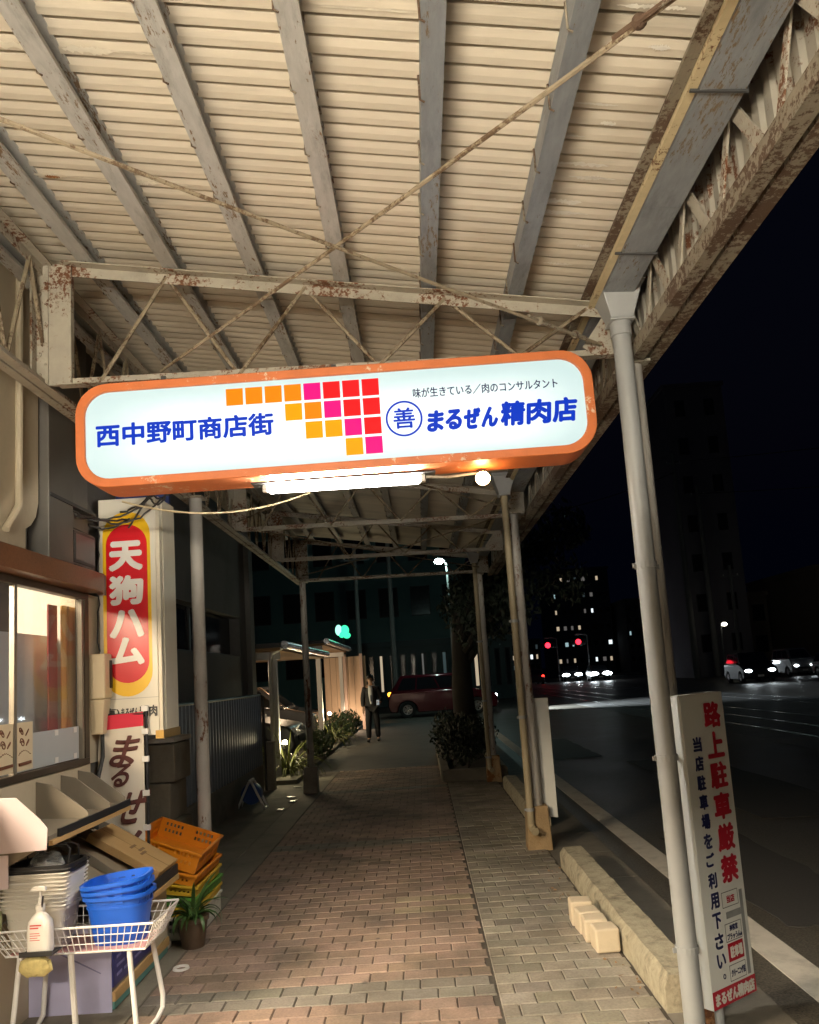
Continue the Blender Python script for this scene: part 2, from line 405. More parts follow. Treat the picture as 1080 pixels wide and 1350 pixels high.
# corrugated roof sheet: wide flats with narrow grooves running across the walk
prof = []; y = CY0; i = 0
while y < CY1:
    prof += [(y, 0.007), (y + 0.030, 0.001), (y + 0.062, 0.0), (y + 0.065, 0.034), (y + 0.081, 0.036)]; y += 0.085; i += 1
mb = MB(); vs = []; fs = []
xs = [-2.62, -1.6, -0.6, 0.35, 1.09]
for t in (0, 0.004):
    for (yy, zz) in prof:
        for x in xs: vs.append((x, yy, zb(x) + 0.098 + zz + t))
k = len(xs); n_ = len(prof)
for t in (0, 1):
    for i in range(n_ - 1):
        for j in range(k - 1):
            a = t * n_ * k + i * k + j; fs.append((a, a + 1, a + k + 1, a + k))
mb.add(vs, fs); mb.noflip = True
mb.build('roof_sheet', sheet_mat, can)
# sheet laps with flaking white paint
flake = M('flaking_white_paint', (0.75, 0.70, 0.58), 0.7, var=0.2, scale=25)
def patch(x0, x1, yy, wid, mat, name, lift=0.094):
    rng = random.Random(int(x0 * 100) + int(yy * 10)); mb = MB(); n = 22; up = []; lo = []
    for i in range(n + 1):
        x = x0 + (x1 - x0) * i / n; e = math.sin(math.pi * i / n) ** 0.4
        up.append((x, yy + wid * e * rng.uniform(0.2, 1)))
        lo.append((x, yy - wid * e * rng.uniform(0.2, 1)))
    vs = [(x, q, zb(x) + lift) for x, q in lo + up]
    mb.add(vs, [(i, i + 1, n + 2 + i, n + 1 + i) for i in range(n)])
    mb.build(name, mat, can)
patch(-1.46, -1.20, 2.502, 0.026, flake, 'paint_flake'); patch(-1.11, -0.93, 2.503, 0.026, flake, 'paint_flake'); patch(-0.94, -0.74, 2.50, 0.007, flake, 'paint_flake')
patch(-1.58, -1.42, 3.266, 0.024, flake, 'paint_flake'); patch(-1.45, -1.2, 3.266, 0.007, flake, 'paint_flake'); patch(-1.12, -1.03, 3.267, 0.022, flake, 'paint_flake'); patch(-1.05, -0.84, 3.266, 0.006, flake, 'paint_flake'); patch(-0.2, 0.13, 2.248, 0.006, flake, 'paint_flake')
orust = M('orange_rust', (0.30, 0.13, 0.03), 0.9, var=0.4, scale=30)
patch(-1.53, -1.46, 3.268, 0.014, orust, 'rust_spot', 0.090)
# dried salt stains along the low eave
mb = MB(); rng = random.Random(11)
stain = M('lime_stain', (0.78, 0.74, 0.66), 0.8, var=0.3, scale=30)
for i in range(26):
    xa = rng.uniform(0.62, 0.86); patch(xa, min(0.93, xa + rng.uniform(0.05, 0.22)), CY0 + 0.085 * rng.randint(72, 96) + rng.uniform(0.02, 0.045), rng.uniform(0.006, 0.022), stain, 'lime_stain')
# C-section purlins with clips
for kx in range(-2, 5):
    x = -1.154 + 0.4405 * kx + (0 if kx else 0); z = zb(x); w_ = 0.038
    mb = MB()
    for a in range(6):
        y0 = CY0 + a * 2.88; y1 = min(CY1, y0 + 2.875)
        p = [(x - w_, z), (x + w_, z), (x + w_, z + 0.018), (x + w_ - 0.003, z + 0.018), (x + w_ - 0.003, z + 0.004), (x - w_ + 0.004, z + 0.004), (x - w_ + 0.004, z + 0.094), (x + w_, z + 0.094), (x + w_, z + 0.0965), (x - w_, z + 0.0965)]
        mb.prism(p, y0, y1, 'Y')
    y = CY0 + 0.2; mb.cur = 1
    while y < CY1:                                        # hook bolts
        mb.tube([(x - w_ - 0.004, y, z + 0.09), (x - w_ - 0.004, y, z - 0.002), (x - w_ + 0.012, y + 0.004, z - 0.01)], 0.004, 6); y += 0.34
    mb.build('purlin', [bluegrey if kx >= 3 else galv, rusty], can)  # right-hand purlins darker: their shade is put into the colour
# rusty eave angle, cream fillet, galvanised box gutter
xe = 0.965
mb = MB(); mb.box(xe - 0.03, xe + 0.012, CY0, CY1, 3.475, 3.482); mb.box(xe + 0.006, xe + 0.012, CY0, CY1, 3.482, 3.56)
mb.build('eave_angle', rusty, can)
mb = MB(); mb.box(xe + 0.014, xe + 0.045, CY0, CY1, 3.455, 3.52); mb.build('eave_fillet', M('old_cream_paint', (0.55, 0.46, 0.28), 0.6, var=0.2, scale=20, rust=0.15, rscale=40), can)
for (a, b_) in ((CY0, 3.0), (3.003, 7.6), (7.603, CY1)):
    mb = MB(); p = [(1.015, 3.55), (1.015, 3.448), (1.165, 3.442), (1.165, 3.55), (1.162, 3.55), (1.162, 3.446), (1.018, 3.452), (1.018, 3.55)]
    mb.prism(p, a, b_, 'Y'); mb.build('gutter', bluegrey, can)
for y in (-2.9, -0.7, 1.1, 2.35, 3.35, 5.0, 6.6, 9.0, 11.0):
    mb = MB(); mb.tube([(0.985, y, 3.452), (1.17, y, 3.436), (1.178, y, 3.52)], 0.007, 6); mb.build('gutter_strap', dark_metal, can)
# fascia girder: bottom and top chord, plates between, corrugated sheet outside
fg = MB(); xf = 1.195
fg.box(xf - 0.033, xf + 0.033, CY0, CY1, 3.152, 3.158); fg.box(xf - 0.033, xf - 0.027, CY0, CY1, 3.158, 3.225)
g = fg.build('fascia_girder', rusty, can)
mb = MB(); mb.box(xf - 0.03, xf + 0.03, CY0, CY1, 3.565, 3.571); mb.box(xf - 0.03, xf - 0.024, CY0, CY1, 3.50, 3.565); mb.build('top_chord', rusty, g)
y = CY0 + 0.1; k = 0
while y < CY1 - 0.4:
    mb = MB()
    a = (xf, y, 3.2); b_ = (xf, y + 0.24, 3.56)
    mb.bar(a, b_, 0.008, 0.05, up=(0, 1, 0)); mb.build('web_plate', cream_steel, g)
    mb = MB(); mb.bar((xf + 0.01, y + 0.25, 3.55), (xf + 0.01, y + 0.44, 3.2), 0.008, 0.035, up=(0, 1, 0)); mb.build('web_plate', cream_steel, g)
    y += 0.48; k += 1
vs = []; fs = []; y = CY0; i = 0; pr = []
while y < CY1: pr += [(y, 0), (y + 0.045, 0), (y + 0.055, 0.018), (y + 0.085, 0.018), (y + 0.095, 0)]; y += 0.096
for t in (0, 1):
    for (yy, dx) in pr:
        for z in (3.19, 3.86): vs.append((1.275 + dx + t * 0.003, yy, z))
n_ = len(pr)
for t in (0, 1):
    for i in range(n_ - 1):
        a = t * n_ * 2 + i * 2; fs.append((a, a + 1, a + 3, a + 2))
mb = MB(); mb.noflip = True; mb.add(vs, fs); mb.build('fascia_sheet', M('fascia_sheet_paint', (0.36, 0.33, 0.27), 0.6, var=0.2, rust=0.2, rscale=14), can)
mb = MB(); mb.box(1.262, 1.318, CY0, CY1, 3.165, 3.172); mb.box(1.300, 1.306, CY0, CY1, 3.172, 3.212); mb.box(1.255, 1.26, CY0, CY1, 3.165, 3.215); mb.build('fascia_rail', rusty, can)
# inner girder along the shops
xg = -1.83
mb = MB()
mb.box(xg - 0.055, xg - 0.006, CY0, CY1, 3.205, 3.212); mb.box(xg + 0.006, xg + 0.055, CY0, CY1, 3.205, 3.212)
mb.box(xg - 0.013, xg - 0.006, CY0, CY1, 3.212, 3.265); mb.box(xg + 0.006, xg + 0.013, CY0, CY1, 3.212, 3.265)
g2 = mb.build('shop_side_girder', cream_steel, can)
mb = MB(); mb.box(xg - 0.05, xg + 0.05, CY0, CY1, 3.885, 3.892); mb.box(xg - 0.004, xg + 0.004, CY0, CY1, 3.83, 3.885); mb.build('top_chord', cream_steel, g2)
y = CY0 + 0.1
while y < CY1 - 0.5:
    mb = MB(); mb.tube([(xg, y, 3.24), (xg, y + 0.22, 3.86)], 0.011, 6); mb.tube([(xg, y + 0.22, 3.86), (xg, y + 0.44, 3.24)], 0.011, 6); mb.build('web_rod', thin_rod, g2); y += 0.44
# cross trusses
def truss(Y, braces=True):
    ztop = lambda x: zb(x) - 0.008
    mb = MB(); mb.bar((-1.72, Y, ztop(-1.72) - 0.03), (1.10, Y, ztop(1.10) - 0.03), 0.006, 0.06); mb.bar((-1.72, Y - 0.03, ztop(-1.72) - 0.004), (1.10, Y - 0.03, ztop(1.10) - 0.004), 0.055, 0.006)
    t = mb.build('truss', cream_steel, can)
    mb = MB(); mb.bar((-1.74, Y, 3.245), (1.16, Y, 3.205), 0.006, 0.05); mb.bar((-1.74, Y - 0.03, 3.222), (1.16, Y - 0.03, 3.182), 0.055, 0.006); mb.build('bottom_chord', cream_steel, t)
    x = -1.55; up = True
    while x < 0.95:
        xb = x; xt = x + 0.36
        mb = MB(); mb.tube([(xb, Y, 3.225), (xt, Y, ztop(xt) - 0.02)], 0.0105, 6); mb.build('web_rod', thin_rod, t)
        if xt + 0.36 < 1.1:
            mb = MB(); mb.tube([(xt, Y + 0.012, ztop(xt) - 0.02), (xt + 0.36, Y + 0.012, 3.225)], 0.0105, 6); mb.build('web_rod', thin_rod, t)
        x += 0.72
    # riveted end plate
    mb = MB(); mb.box(-1.86, -1.69, Y - 0.012, Y + 0.012, 3.235, 3.895); mb.box(-1.872, -1.86, Y - 0.07, Y + 0.06, 3.215, 3.9); mb.box(-1.86, -1.80, Y - 0.022, Y - 0.0125, 3.235, 3.895); mb.box(-1.69, -1.682, Y - 0.02, Y + 0.02, 3.235, 3.895)
    ep = mb.build('end_plate', cream_steel, t, bevel=0.002)
    mb = MB()
    for i in range(6):
        mb.ball((-1.842, Y - 0.024, 3.29 + i * 0.11), 0.011, 6, (1, 0.7, 1)); mb.ball((-1.815, Y - 0.024, 3.345 + i * 0.11), 0.009, 6, (1, 0.7, 1))
    mb.build('rivet', cream_steel, t, smooth=True)
    mb = MB(); mb.prism([(1.0, 3.185), (1.165, 3.185), (1.165, 3.45), (1.08, 3.45), (0.93, 3.25)], Y - 0.006, Y + 0.006, 'Y'); mb.build('corner_plate', cream_steel, t)
for Y in (3.9, 8.05, 10.25, 12.5, -0.6): truss(Y)
# wind-brace rods with turnbuckles
def rod(a, b_, tb=None):
    a = Vector(a); b_ = Vector(b_); n = 12; L = (b_ - a).length
    mb = MB(); pts = [a.lerp(b_, i / n) + Vector((0, 0, -0.012 * math.sin(math.pi * i / n) * L / 3)) for i in range(n + 1)]
    mb.tube(pts, 0.0085, 6); r = mb.build('brace_rod', thin_rod, can, smooth=True)
    if tb:
        p = a.lerp(b_, tb); d = (b_ - a).normalized()
        mb = MB(); s = d.orthogonal().normalized() * 0.016
        mb.tube([p - d * 0.13 + s, p + d * 0.13 + s], 0.008, 6); mb.tube([p - d * 0.13 - s, p + d * 0.13 - s], 0.008, 6)
        for e in (-1, 1): mb.ball(p + d * 0.13 * e, 0.022, 6); mb.tube([p + d * e * 0.12, p + d * e * 0.21], 0.013, 6)
        mb.build('turnbuckle', rusty, r)
rod((1.02, 3.88, 3.25), (-1.8, 1.517, 3.356), 0.09)
rod((-1.22, 3.88, 3.27), (1.13, 1.54, 3.39), 0.86)
rod((1.0, 7.9, 3.25), (-1.75, 4.0, 3.3)); rod((-1.75, 7.9, 3.3), (1.0, 4.0, 3.25)); rod((1.0, 12.3, 3.25), (-1.75, 8.2, 3.3)); rod((-1.75, 12.3, 3.3), (1.0, 8.2, 3.25))
# rain-water head and pipes
def rainpipe(x, y, head, bot, r, mat, elbow=False):
    mb = MB()
    if head:
        mb.taper(x - 0.055, x + 0.055, y - 0.055, y + 0.055, 3.33, x - 0.105, x + 0.105, y - 0.10, y + 0.10, 3.50)
        mb.box(x - 0.118, x + 0.118, y - 0.113, y + 0.113, 3.5005, 3.53); mb.box(x - 0.062, x + 0.062, y - 0.062, y + 0.062, 3.318, 3.3295)
        h = mb.build('rainwater_head', grey_pvc, can, bevel=0.004)
    mb = MB(); mb.tube([(x, y, 3.32), (x, y, 3.25)], r * 1.13, 16)
    pts = [(x, y, 3.26), (x, y, bot + 0.1), (x, y, bot + 0.02)]
    mb.tube(pts, r, 16)
    if elbow: mb.tube([(x, y, bot + 0.03), (x + 0.01, y - 0.03, bot), (x + 0.02, y - 0.11, bot - 0.01)], r * 1.05, 12)
    p = mb.build('downpipe', mat, can, smooth=True)
    for z in (2.1, 1.2, 0.36):
        if z > bot:
            mb = MB(); mb.lathe([(r + 0.001, z - 0.014), (r + 0.006, z - 0.014), (r + 0.006, z + 0.014), (r + 0.001, z + 0.014)], 16, Matrix.Translation((x, y, 0)), True)
            mb.bar((x + r * 0.6, y + r * 0.5, z), (x + 0.10, y + 0.12, z), 0.006, 0.024); mb.bar((x - r - 0.004, y - 0.01, z), (x - r - 0.02, y - 0.012, z), 0.01, 0.02); mb.build('pipe_clip', grey_pvc, p)
rainpipe(1.105, 3.80, True, 0.0, 0.046, grey_pvc)
ypipe = M('yellowed_pipe', (0.36, 0.30, 0.19), 0.5, var=0.15, grime=0.3)
rainpipe(0.915, 7.62, True, 0.19, 0.033, ypipe, True)
rainpipe(0.93, 12.33, True, 0.19, 0.033, ypipe, True)
def post(x, y, r, top, base=True, basemat=None):
    mb = MB(); mb.tube([(x, y, 0.0), (x, y, 1.2), (x, y, 2.2), (x, y, top)], r, 16); p = mb.build('post', post_paint, can, smooth=True)
    mb = MB(); mb.box(x - r * 1.5, x + r * 1.5, y - r * 1.5, y + r * 1.5, top, top + 0.012); mb.build('cap_plate', cream_steel, p)
    if base:
        mb = MB(); mb.taper(x - 0.125, x + 0.105, y - 0.10, y + 0.10, -0.03, x - 0.105, x + 0.09, y - 0.085, y + 0.085, 0.38); mb.build('post_base', basemat or conc, p, bevel=0.012)
rbase = M('rust_stained_concrete', (0.36, 0.25, 0.13), 0.9, var=0.3, scale=9, grime=0.5, bump=0.5, rust=0.25, rscale=7, rustcol=(0.22, 0.09, 0.025))
post(1.185, 3.96, 0.052, 3.15, False)
mb = MB(); mb.lathe([(0.054, -0.02), (0.062, -0.02), (0.064, 0.2), (0.058, 0.36), (0.0535, 0.37)], 16, Matrix.Translation((1.185, 3.96, 0)), True); mb.build('rusted_sleeve', M('flaking_rust', (0.30, 0.15, 0.06), 0.9, var=0.4, scale=14, bump=0.6, rust=0.3), can, smooth=True)
post(0.995, 7.72, 0.05, 3.15, True, rbase); post(1.0, 12.42, 0.05, 3.15, True, rbase)
post(-1.76, 6.4, 0.052, 3.2, False); post(-1.77, 12.42, 0.05, 3.2, True)
# cable hung along the girders

# ------------------------------------------------------------------ the long backlit sign under the first truss
def rrect(x0, x1, z0, z1, r, n=8):
    p = []
    for cx, cz, a0 in ((x1 - r, z1 - r, 0), (x0 + r, z1 - r, 90), (x0 + r, z0 + r, 180), (x1 - r, z0 + r, 270)):
        for i in range(n + 1):
            a = R(a0 + 90 * i / n); p.append((cx + r * math.cos(a), cz + r * math.sin(a)))
    return p
SY = 3.74
sg = thing('backlit_shop_sign', 'long rounded backlit white sign with orange rim and blue writing under the canopy', 'sign', (-0.34, SY, 2.65))
# the sign hangs a touch out of level
tilt = Matrix.Translation((-0.34, SY, 2.9)) @ Matrix.Rotation(R(-0.34), 4, 'Y') @ Matrix.Translation((0.34, -SY, -2.9))
def fr(y): return lambda x, z: (tilt @ Vector((x, y, z)))[:]
outer = rrect(-1.60, 0.925, 2.648, 3.168, 0.155); inner = rrect(-1.555, 0.88, 2.690, 3.126, 0.12)
orange_p = M('orange_sign_paint', (0.62, 0.17, 0.05), 0.45, var=0.12, scale=9, grime=0.35, rust=0.05, rscale=30, rustcol=(0.7, 0.55, 0.4))
mb = MB(); n_ = len(outer)
vs = [tilt @ Vector((x, SY - 0.012, z)) for x, z in outer] + [tilt @ Vector((x, SY - 0.012, z)) for x, z in inner] + [tilt @ Vector((x, SY + 0.02, z)) for x, z in inner] + [tilt @ Vector((x, SY + 0.215, z)) for x, z in outer]
fs = []
for i in range(n_):
    j = (i + 1) % n_
    fs += [(i, j, n_ + j, n_ + i), (n_ + i, n_ + j, 2 * n_ + j, 2 * n_ + i), (i, 3 * n_ + i, 3 * n_ + j, j)]
fs.append(tuple(3 * n_ + i for i in range(n_)))
mb.add(vs, fs); mb.build('rim', orange_p, sg, bevel=0.004, smooth=True)
# diffusing face, glow of two tubes painted into its emission: brightest along the middle
fm = bpy.data.materials.new('sign_diffuser'); fm.use_nodes = True
n = fm.node_tree.nodes; l = fm.node_tree.links; b = n['Principled BSDF']; b.inputs['Base Color'].default_value = (0.22, 0.25, 0.25, 1); b.inputs['Roughness'].default_value = 0.3
tc = n.new('ShaderNodeTexCoord'); sx = n.new('ShaderNodeSeparateXYZ'); l.new(tc.outputs['Object'], sx.inputs[0])
def node_math(op, a, c=None):
    x = n.new('ShaderNodeMath'); x.operation = op
    for i, q in enumerate((a, c)):
        if q is None: continue
        if isinstance(q, (int, float)): x.inputs[i].default_value = q
        else: l.new(q, x.inputs[i])
    return x.outputs[0]
zc = node_math('ABSOLUTE', node_math('SUBTRACT', sx.outputs[2], 0.235))
xc_ = node_math('ABSOLUTE', node_math('SUBTRACT', sx.outputs[0], 0.03))
mz = n.new('ShaderNodeMapRange'); mz.interpolation_type = 'SMOOTHSTEP'; mz.inputs[1].default_value = 0.05; mz.inputs[2].default_value = 0.24; mz.inputs[3].default_value = 1; mz.inputs[4].default_value = 0.0; l.new(zc, mz.inputs[0])
mx_ = n.new('ShaderNodeMapRange'); mx_.interpolation_type = 'SMOOTHSTEP'; mx_.inputs[1].default_value = 0.75; mx_.inputs[2].default_value = 1.2; mx_.inputs[3].default_value = 1; mx_.inputs[4].default_value = 0.15; l.new(xc_, mx_.inputs[0])
ff = node_math('MULTIPLY', mz.outputs[0], mx_.outputs[0])
cm = n.new('ShaderNodeMixRGB'); cm.inputs[1].default_value = (0.46, 0.66, 0.68, 1); cm.inputs[2].default_value = (1.0, 1.08, 1.08, 1); dn = n.new('ShaderNodeTexNoise'); dn.inputs['Scale'].default_value = 6; dn.inputs['Detail'].default_value = 9; dn.inputs['Roughness'].default_value = 0.75; l.new(tc.outputs['Object'], dn.inputs['Vector'])
dr_ = n.new('ShaderNodeMapRange'); dr_.inputs[1].default_value = 0.45; dr_.inputs[2].default_value = 0.8; dr_.inputs[3].default_value = 1.0; dr_.inputs[4].default_value = 0.72; l.new(dn.outputs[0], dr_.inputs[0])
ff = node_math('MULTIPLY', ff, dr_.outputs[0]); l.new(ff, cm.inputs[0])
l.new(cm.outputs[0], b.inputs['Emission Color']); b.inputs['Emission Strength'].default_value = 0.95
mb = MB(); mb.prism(inner, SY + 0.004, SY + 0.012, 'Y', tilt); face = mb.build('face', fm, sg)
blue_l = EM('sign_blue', (0.004, 0.045, 0.62), 0.8, (0.001, 0.01, 0.10)); navy_l = EM('sign_navy', (0.01, 0.02, 0.12), 0.5, (0.005, 0.005, 0.02))
def sign_txt(name, s, x0, x1, z0, z1, mat, bold, shear=0.0):
    mb = MB(); mb.noflip = True; text_fit(mb, s, x0, x1, z0, z1, fr(SY + 0.002), bold, shear); return mb.build(name, mat, sg)


sign_txt('street_name_lettering', '西中野町商店街', -1.505, -0.636, 2.851, 2.966, blue_l, 0.035)
sign_txt('slogan_lettering', '味が生きている／肉のコンサルタント', 0.049, 0.755, 2.982, 3.032, navy_l, 0.016)
mb = MB(); mb.noflip = True
for i, ch in enumerate('まるぜん'):
    x0 = 0.103 + i * 0.088; text_fit(mb, ch, x0, x0 + 0.082, 2.806 + (0.004 * (i % 2)), 2.914, fr(SY + 0.002), 0.055, 0.12)
for i, ch in enumerate('精肉店'):
    x0 = 0.460 + i * 0.126; text_fit(mb, ch, x0, x0 + 0.120, 2.808, 2.933, fr(SY + 0.002), 0.045, 0.10)
mb.build('shop_name_lettering', blue_l, sg)
mb = MB(); mb.noflip = True; cx, cz, r0, r1 = -0.002, 2.884, 0.080, 0.090
mb.add([fr(SY + 0.002)(cx + r * math.cos(a * math.pi / 24), cz + r * math.sin(a * math.pi / 24)) for r in (r0, r1) for a in range(48)], [(i, (i + 1) % 48, 48 + (i + 1) % 48, 48 + i) for i in range(48)])
text_fit(mb, '善', cx - 0.053, cx + 0.053, cz - 0.05, cz + 0.055, fr(SY + 0.002), 0.02); mb.build('round_crest', blue_l, sg)
cO = EM('tile_orange', (0.92, 0.25, 0.004), 0.85, (0.23, 0.0625, 0.001)); cY = EM('tile_amber', (0.92, 0.36, 0.002), 0.9, (0.23, 0.09, 0.0005)); cM = EM('tile_magenta', (0.85, 0.006, 0.22), 0.85, (0.2125, 0.0015, 0.055)); cR = EM('tile_red', (0.88, 0.012, 0.015), 0.85, (0.22, 0.003, 0.0037))
grid = ['OOOOMRRR', '...YOMRR', '....YYMR', '......YM']
gx0, gz0, p_ = -0.863, 3.098, 0.0951
for r_, row in enumerate(grid):
    for c_, ch in enumerate(row):
        if ch == '.': continue
        mb = MB(); mb.noflip = True; x0 = gx0 + c_ * p_; z1 = gz0 - r_ * 0.0972; f_ = fr(SY + 0.002)
        mb.add([f_(x0, z1 - 0.085), f_(x0 + 0.083, z1 - 0.085), f_(x0 + 0.083, z1), f_(x0, z1)], [(0, 1, 2, 3)]); mb.build('colour_square', {'O': cO, 'Y': cY, 'M': cM, 'R': cR}[ch], sg)
for x in (-1.2, -0.34, 0.55):
    mb = MB(); mb.box(x - 0.012, x + 0.012, SY + 0.10, SY + 0.13, 3.16, 3.225); mb.build('hanger', dark_metal, sg)
# strip lamp and round lamp fixed under the sign
warm = (1.0, 0.72, 0.42)
lf = thing('strip_lamp', 'bare glowing white fluorescent tube fixed under the long backlit sign', 'lamp', (-0.33, 3.90, 2.6))
mb = MB(); mb.tube([(-0.70, 3.885, 2.616), (0.055, 3.885, 2.623)], 0.0135, 12); mb.build('tube', EM('tube_glow', (1.0, 0.95, 0.85), 700), lf, smooth=True)
mb = MB(); mb.box(-0.78, 0.135, 3.845, 3.925, 2.6385, 2.647); mb.build('batten', dark_metal, lf, bevel=0.002)
for x in (-0.716, 0.071): MB().box(x - 0.012, x + 0.012, 3.870, 3.900, 2.600, 2.638).build('end_cap', white_plastic, lf, bevel=0.004)
MB().box(-0.70, 0.055, 3.922, 3.925, 2.600, 2.620).build('added_light_stop', dark_metal, lf)  # plate added to keep tube light off the far pavement
rl = thing('round_lamp', 'round warm glowing lamp under the right part of the long backlit sign', 'lamp', (0.365, 3.9, 2.6))
mb = MB(); mb.ball((0.368, 3.87, 2.595), 0.036, 12, (1, 0.8, 0.95)); mb.build('bulb', EM('bulb_glow', (1.0, 0.66, 0.30), 60), rl, smooth=True)
mb = MB(); mb.tube([(0.368, 3.88, 2.60), (0.368, 3.93, 2.645)], 0.026, 10); mb.build('holder', dark_metal, rl)
mb = MB(); mb.tube([(0.09, 3.91, 2.632), (0.2, 3.92, 2.625), (0.36, 3.93, 2.64)], 0.007, 6); mb.build('conduit', cream_steel, rl)
# assumed strip lamps, unseen behind the camera, added to light the canopy
for (x, y) in ((-0.75, -0.9), (-0.75, -3.2)):
    t = thing('assumed_strip_lamp', 'shaded fluorescent strip lamp hung from the canopy at the shop entrance', 'lamp', (x, y, 2.3), 'entrance strip lamps')
    MB().tube([(x - 0.6, y, 2.3), (x + 0.6, y, 2.3)], 0.0165, 10).build('tube', EM('assumed_tube_glow', (1.0, 0.90, 0.73), 1300), t, smooth=True)
    for sx_ in (-0.62, 0.62): MB().box(x + sx_ - 0.015, x + sx_ + 0.015, y - 0.02, y + 0.25, 2.275, 2.33).build('end_cap', white_plastic, t)
    MB().box(x - 0.68, x + 0.68, y + 0.25, y + 0.254, 2.215, 2.30).build('shade', dark_metal, t)  # unseen plate, added to cut the lamp's low light ahead
    for s in (-0.62, 0.62): MB().tube([(x + s, y, 2.33), (x + s, y, 3.68)], 0.008, 6).build('hanger', dark_metal, t)

# ------------------------------------------------------------------ the butcher's shop on the left
XW = -2.2
shop = thing('butcher_shop', 'shop front with aluminium window, brown speckled beam and cream wall behind the display stand', 'shop', (XW, 4.2, 0))
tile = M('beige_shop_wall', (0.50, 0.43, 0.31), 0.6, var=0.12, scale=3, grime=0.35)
mb = MB()
mb.box(XW - 0.18, XW, 3.2, 5.32, -0.1, 1.22)                       # below the window
mb.box(XW - 0.18, XW, 5.29, 5.80, 1.2205, 2.33)                      # pier right of the window
mb.box(XW - 0.18, XW - 0.02, -9, 3.2, 2.45, 5.4)                     # upper storey over the assumed opening that lets lamp light out
mb.build('wall', tile, shop)
mb = MB(); mb.box(XW - 0.18, XW - 0.01, 5.3205, 6.1, -0.1, 1.22); mb.build('plinth', M('dark_wall', (0.09, 0.085, 0.075), 0.8, var=0.3, bump=0.3), shop)
# speckled brown beam above the window, its end standing free
brown = M('speckled_brown_beam', (0.17, 0.075, 0.035), 0.35, var=0.5, scale=120, grime=0.4)
mb = MB(); mb.box(XW - 0.1, -2.08, -3.0, 5.29, 2.335, 2.46); mb.build('window_beam', brown, shop, bevel=0.004)
mb = MB(); mb.box(-2.13, -2.09, 5.2905, 5.34, 2.32, 2.455); mb.build('beam_cap', M('worn_brown', (0.10, 0.04, 0.02), 0.4, grime=0.5), shop)
alu = M('anodised_aluminium', (0.30, 0.27, 0.22), 0.4, 0.6, var=0.15, grime=0.3)
bronze = M('bronze_frame', (0.07, 0.055, 0.04), 0.4, 0.5, var=0.2)
mb = MB()
mb.box(XW - 0.05, XW + 0.012, 3.2, 5.29, 1.222, 1.262); mb.box(XW - 0.05, XW + 0.012, 3.2, 5.29, 2.29, 2.333)
mb.box(XW - 0.05, XW + 0.012, 5.22, 5.288, 1.2625, 2.2895)
wf = mb.build('window', bronze, shop, bevel=0.003)
mb = MB(); mb.box(XW - 0.035, XW - 0.005, 4.34, 4.375, 1.263, 2.289); mb.build('frame', alu, wf, bevel=0.002); MB().box(XW - 0.03, XW + 0.006, 5.19, 5.219, 1.263, 2.289).build('frame', alu, wf, bevel=0.002)
mb = MB(); mb.box(XW - 0.022, XW - 0.018, 3.2, 5.189, 1.263, 2.289); mb.build('glass', GL('shop_glass', alpha=0.25, base=(0.14, 0.14, 0.14), rough=0.03), wf)
mb = MB(); mb.box(XW - 0.017, XW - 0.0145, 4.38, 5.18, 1.27, 1.47); mb.build('frosted_film', M('frosted_film', (0.42, 0.44, 0.45), 0.5, var=0.04), wf)
for (y, z) in ((4.86, 1.45), (5.12, 1.45), (4.86, 1.29), (5.12, 1.29)): MB().box(XW - 0.0142, XW - 0.011, y - 0.022, y + 0.022, z - 0.016, z + 0.016).build('sticker', white_plastic, wf)
# the room behind the glass: pale board, shelf, ochre curtain; assumed lamps further in, added for light
rm = M('shop_interior', (0.42, 0.40, 0.36), 0.7, var=0.1)
mb = MB(); mb.box(-5.6, XW - 0.19, -3.0, 5.3, -0.1, -0.002); mb.box(-5.6, -5.5, -3, 5.3, 0, 2.9); mb.box(-5.5, XW - 0.19, 5.32, 5.4, 0, 2.9); mb.box(-5.5, XW - 0.19, -3.1, -3.0, 0, 2.9); mb.box(-5.5, XW - 0.19, -3, 5.3, 2.9, 2.98)
mb.build('interior', rm, shop)
mb = MB(); mb.box(-2.44, -2.42, 4.3, 5.31, 1.0, 2.06); mb.build('pale_board', M('pale_board', (0.56, 0.62, 0.68), 0.35, var=0.04), shop)
MB().box(-2.44, -2.42, 4.3, 4.78, 2.0605, 2.6).build('dark_panel', M('dark_board', (0.06, 0.05, 0.045), 0.5), shop)  # plain dark sheet behind the window's upper left
mb = MB(); pts = []
for i in range(15): pts.append((-2.28 + 0.02 * math.sin(i * 1.7), 5.07 + i * 0.014))
mb.prism([(x, y) for x, y in pts] + [(x + 0.008, y) for x, y in reversed(pts)], 1.27, 2.24, 'Z'); mb.build('curtain', M('ochre_curtain', (0.55, 0.30, 0.07), 0.7, var=0.15), shop)
mb = MB(); mb.box(-2.31, -2.30, 4.95, 5.07, 1.27, 2.24); mb.build('red_reflection', M('dull_red_reflection', (0.28, 0.05, 0.04), 0.4), shop)  # red strip painting the red sign's reflection in the glass
mb = MB(); mb.box(-4.6, -3.4, 1.0, 1.12, 2.86, 2.895); mb.build('assumed_interior_lamp', EM('assumed_lamp_glow', (1.0, 0.88, 0.70), 12), shop)  # assumed fitting, unseen, added deep in the room
mb = MB(); mb.box(-4.6, -3.4, 3.6, 3.72, 2.86, 2.895); mb.build('assumed_interior_lamp', EM('assumed_lamp_glow', (1.0, 0.88, 0.70), 12), shop)  # second assumed fitting, likewise added
lamp('assumed_shop_light', 'AREA', (-3.4, 1.4, 2.8), 480, (1.0, 0.80, 0.55), shop, 1.2, (-2.4, 3.0, 0.3), size_y=0.15)  # assumed light through the open front, added to brighten stand and canopy
